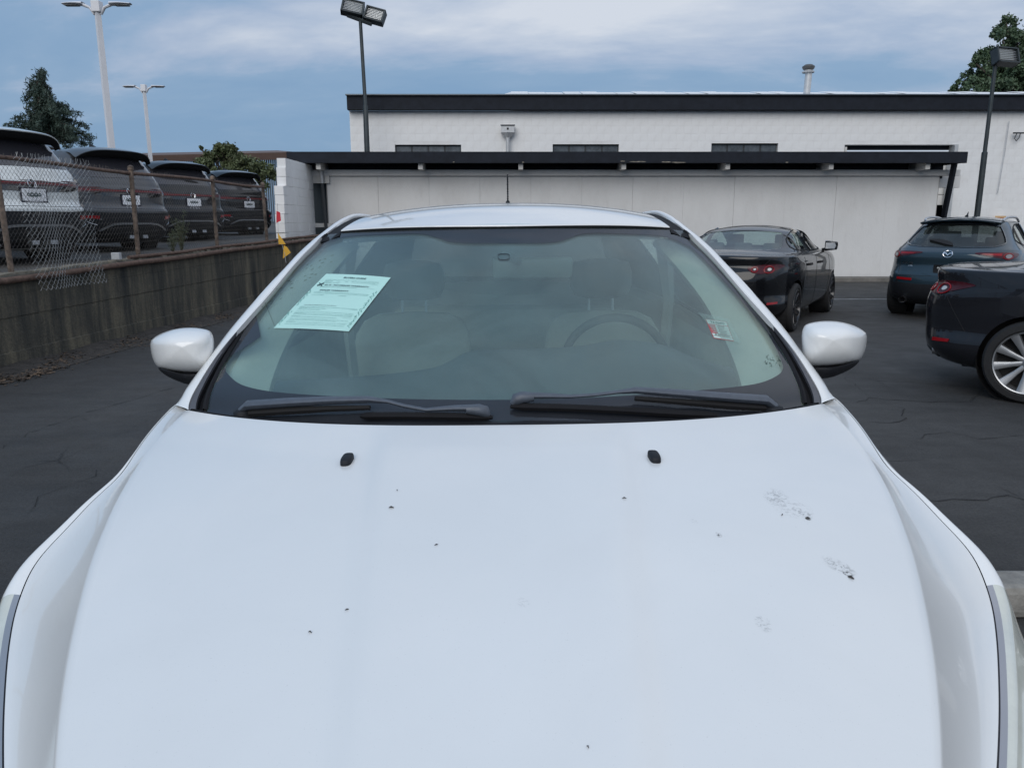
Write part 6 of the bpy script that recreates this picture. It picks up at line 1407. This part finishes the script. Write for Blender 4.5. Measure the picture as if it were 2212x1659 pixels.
def build_small():
    r = empty('parked_small_crossover', (0, 0, 0)); V, F = car_loft(CXS, 120, 132); bvh = BVHTree.FromPolygons(V, F)
    body = mk('body', V, F, paint('paint_steel_blue', (.022, .042, .058), .28, .3), r)
    cut = [MB().lathe([(.001, -1.3), (.385, -1.3), (.385, 1.3), (.001, 1.3)], 48, 'X', (0, yc, .345)).build('cutter', None) for yc in (.85, 3.50)]
    sw = chaikin([(.88, 1.16), (1.3, 1.09), (2.1, 1.06), (3.05, 1.045), (2.88, 1.14), (2.55, 1.33), (2.25, 1.405), (1.6, 1.42), (1.15, 1.36), (.92, 1.24)], 1)
    rw_ = chaikin([(0, 1.075), (.52, 1.085), (.64, 1.12), (.655, 1.16), (.55, 1.34), (.50, 1.39), (0, 1.425), (-.50, 1.39), (-.55, 1.34), (-.655, 1.16), (-.64, 1.12), (-.52, 1.085)], 1)
    wc_ = [prism_cut(sw, (s*.35, 0, 0), (0, 1, 0), (0, 0, 1), (s, 0, 0), 1.2) for s in (-1, 1)]
    wc_.append(prism_cut(rw_, (0, -.2, 0), (1, 0, 0), (0, 0, 1), (0, 1, 0), 1.5)); wc_.append(prism_cut([(-.60, 1.09), (.60, 1.09), (.50, 1.38), (-.50, 1.38)], (0, 2.4, 0), (1, 0, 0), (0, 0, 1), (0, 1, 0), 1.1))
    boolean(body, cut); cabin_hole(body, CXS, 1.06, .045, wc_)
    MB().box((0, 2.2, .5), (1.15, 3.7, .5)).build('underbody', M['dark'], r); MB().box((0, .75, 1.0), (1.2, .6, .02)).build('parcel_shelf', M['black_plastic'], r)
    cabin_furniture(r, 1.0, ((-.36, 2.15, 1.10, .5), (.36, 2.15, 1.10, .5)), 0); MB().bevbox((0, 2.9, 1.0), (1.3, .4, .14), .05).build('dashboard', M['black_plastic'], r)
    for x in (-.40, .0, .40): MB().bevbox((x, 1.25, 1.14), (.26, .09, .15), .035).build('rear_headrest', mat('dark_seat', (.05, .052, .055), .8), r, True)
    R = Proj(bvh, (0, -2, 0), (1, 0, 0), (0, 0, 1), (0, 1, 0)); rg = R.patch('rear_window', rw_, M['glass_dark'], r, -.006, .002, .08)
    Proj(bvh, (0, 7, 0), (1, 0, 0), (0, 0, 1), (0, -1, 0)).patch('windscreen', [(-.60, 1.09), (.60, 1.09), (.50, 1.38), (-.50, 1.38)], M['glass_side'], r, -.006, .002, .1)
    R.patch('wiper_cover', chaikin([(-.36, 1.175), (-.20, 1.185), (-.02, 1.15), (.03, 1.10), (.0, 1.09), (-.2, 1.14)], 1), M['dark'], rg, .02)
    R.line('window_frame', rw_+[rw_[0]], M['glass_black'], r, .012)
    em = MB(); badge_ring(em, R, (0, .985), .062, .78, .006); badge_strokes(em, R, (0, .985), .062, MZ, .006); em.build('emblem', M['chrome'], r, True)
    mb = MB(); text_mb(mb, 'CX-30', lambda a, b: R.hit(a, b)[0]-R.d*.008, -.62, .825, .045, .16, .02); text_mb(mb, 'AWD', lambda a, b: R.hit(a, b)[0]-R.d*.008, -.53, .79, .028, .07, .02); mb.build('model_lettering', M['silver'], r)
    R.patch('plate_recess', chaikin([(-.34, .66), (.34, .66), (.24, .80), (.20, .815), (-.20, .815), (-.24, .80)], 1), body.data.materials[0], r, .004)
    e, pl_ = plate(r, R, 0, .735, [('DOWNTOWN', -.115, .040, .026, .23, .02), ('MAZDA', -.07, -.072, .022, .14, .02)], M['glass_black'], M['glass_black'], M['sticker'], .305, .16)
    mb = MB(); text_mb(mb, 'Dan', lambda a, b: pl_(a, b, .0085), -.09, -.035, .085, .17, .01, .4); mb.build('plate_script', M['sticker'], e)
    R.line('hatch_seam', [(-.70, 1.02), (-.66, .90), (-.66, .66), (.66, .66), (.66, .90), (.70, 1.02)], M['dark'], r, .003)
    R.patch('bumper_cladding', chaikin([(-.95, .60), (-.7, .535), (.7, .535), (.95, .60), (.95, .26), (.7, .22), (-.7, .22), (-.95, .26)], 1), M['black_plastic'], r, .010, cell=.08)
    for s in (-1, 1):
        lp = chaikin([(s*.30, 1.005), (s*.52, 1.015), (s*.76, 1.015), (s*.83, .995), (s*.81, .935), (s*.75, .915), (s*.64, .94), (s*.43, .975)], 2); tl = R.patch('tail_light', lp, M['lens_red_dark'], r, .008, cell=.04)
        q = MB(); q.tube([R.hit(s*.735+.048*math.cos(a), .962+.040*math.sin(a))[0]-R.d*.012 for a in np.linspace(0, 2*PI, 25)], .007, 6, cap=False); q.build('light_ring', M['lens_red'], tl, True)
        R.patch('lamp_bulb', [(s*.735+.033*math.cos(a), .962+.028*math.sin(a)) for a in np.linspace(0, 2*PI, 12, endpoint=False)], mat('lens_smoke', (.20, .20, .21), .2, coat=1), tl, .010)
        R.patch('light_glow_panel', [(s*.42, .992), (s*.66, 1.0), (s*.66, .968), (s*.48, .982)], M['lens_red'], tl, .011)
        R.patch('reflector', [(s*.44, .585), (s*.66, .595), (s*.66, .63), (s*.44, .62)], M['lens_red'], r, .012)
        P = Proj(bvh, (s*2, 0, 0), (0, 1, 0), (0, 0, 1), (-s, 0, 0)); P.patch('side_window', sw, M['glass_side'], r, -.006, .002, .1); P.line('window_trim', sw+[sw[0]], M['dark'], r, .010)
        P.line('window_post', [(1.95, 1.05), (1.88, 1.42)], M['glass_black'], r, .03); P.line('window_post', [(1.18, 1.10), (1.22, 1.37)], M['glass_black'], r, .014)
        P.patch('sill_cladding', [(.1, .60), (.42, .62), (.5, .48), (1.3, .44), (2.9, .44), (3.1, .48), (3.1, .24), (.1, .24)], M['black_plastic'], r, .008, cell=.12)
        P.line('door_seam', [(1.12, 1.10), (1.25, .75), (1.3, .45)], M['dark'], r, .003); P.line('door_seam', [(2.0, 1.06), (2.02, .45)], M['dark'], r, .003)
        for yy in (1.45, 2.25): P.patch('door_handle', [(yy-.11, .875), (yy+.10, .875), (yy+.10, .905), (yy-.11, .905)], M['dark'], r, .028, .03)
        for yc in (.85, 3.50):
            wheel_part(r, s*.785, yc, .345, .345, s, 10, M['alloy'], .74); MB().lathe([(.39, -.14*s), (.39, .09*s)], 36, 'X', (s*.74, yc, .345)).build('arch_liner', M['dark'], r)
        MB().tube([Vector(p) for p in rowcurve([(s*.525, .90, 1.462), (s*.54, 1.02, 1.500), (s*.55, 1.5, 1.520), (s*.55, 2.0, 1.508), (s*.545, 2.3, 1.45)], 20)], .018, 8).build('roof_rail', M['silver'], r, True)
        MB().lathe([(.05, -.06), (.05, .12), (.04, .12), (.04, -.05)], 20, 'Y', (s*.55, .08, .29)).build('exhaust_tip', M['silver'], r, True)
        MB().bevbox((s*1.0, 2.95, 1.09), (.20, .12, .14), .04).build('door_mirror', body.data.materials[0], r, True)
    top = []
    for t in np.linspace(-1, 1, 21):
        x = .54*t; a = abs(t); ye = .60+.05*a**3; ze = 1.475-.045*a**2.2; top.append([Vector((x*.9, 1.02, 1.524-.045*a*a)), Vector((x*.96, .8, 1.512-.05*a*a)), Vector((x, ye, ze+.008)), Vector((x, ye+.004, ze-.008)), Vector((x*.98, .72, ze-.03))])
    MB().grid(top).build('roof_spoiler', body.data.materials[0], r, True, angle=50)
    MB().tube([(0, 1.12, 1.52), (0, 1.16, 1.545), (0, 1.22, 1.60)], [.03, .016, .004], 8).build('roof_fin', M['black_plastic'], r, True)
    return r
cx = build_small(); tag(cx, 'steel-blue small crossover with roof rails parked facing the workshop', 'car')
w = at(2048, 544, 11.45); place_car(cx, (0, .07, .985), w, math.radians(40), 0)
for nm in [o.name for o in bpy.data.objects if o.name.startswith('cutter')]: bpy.data.objects.remove(bpy.data.objects[nm])
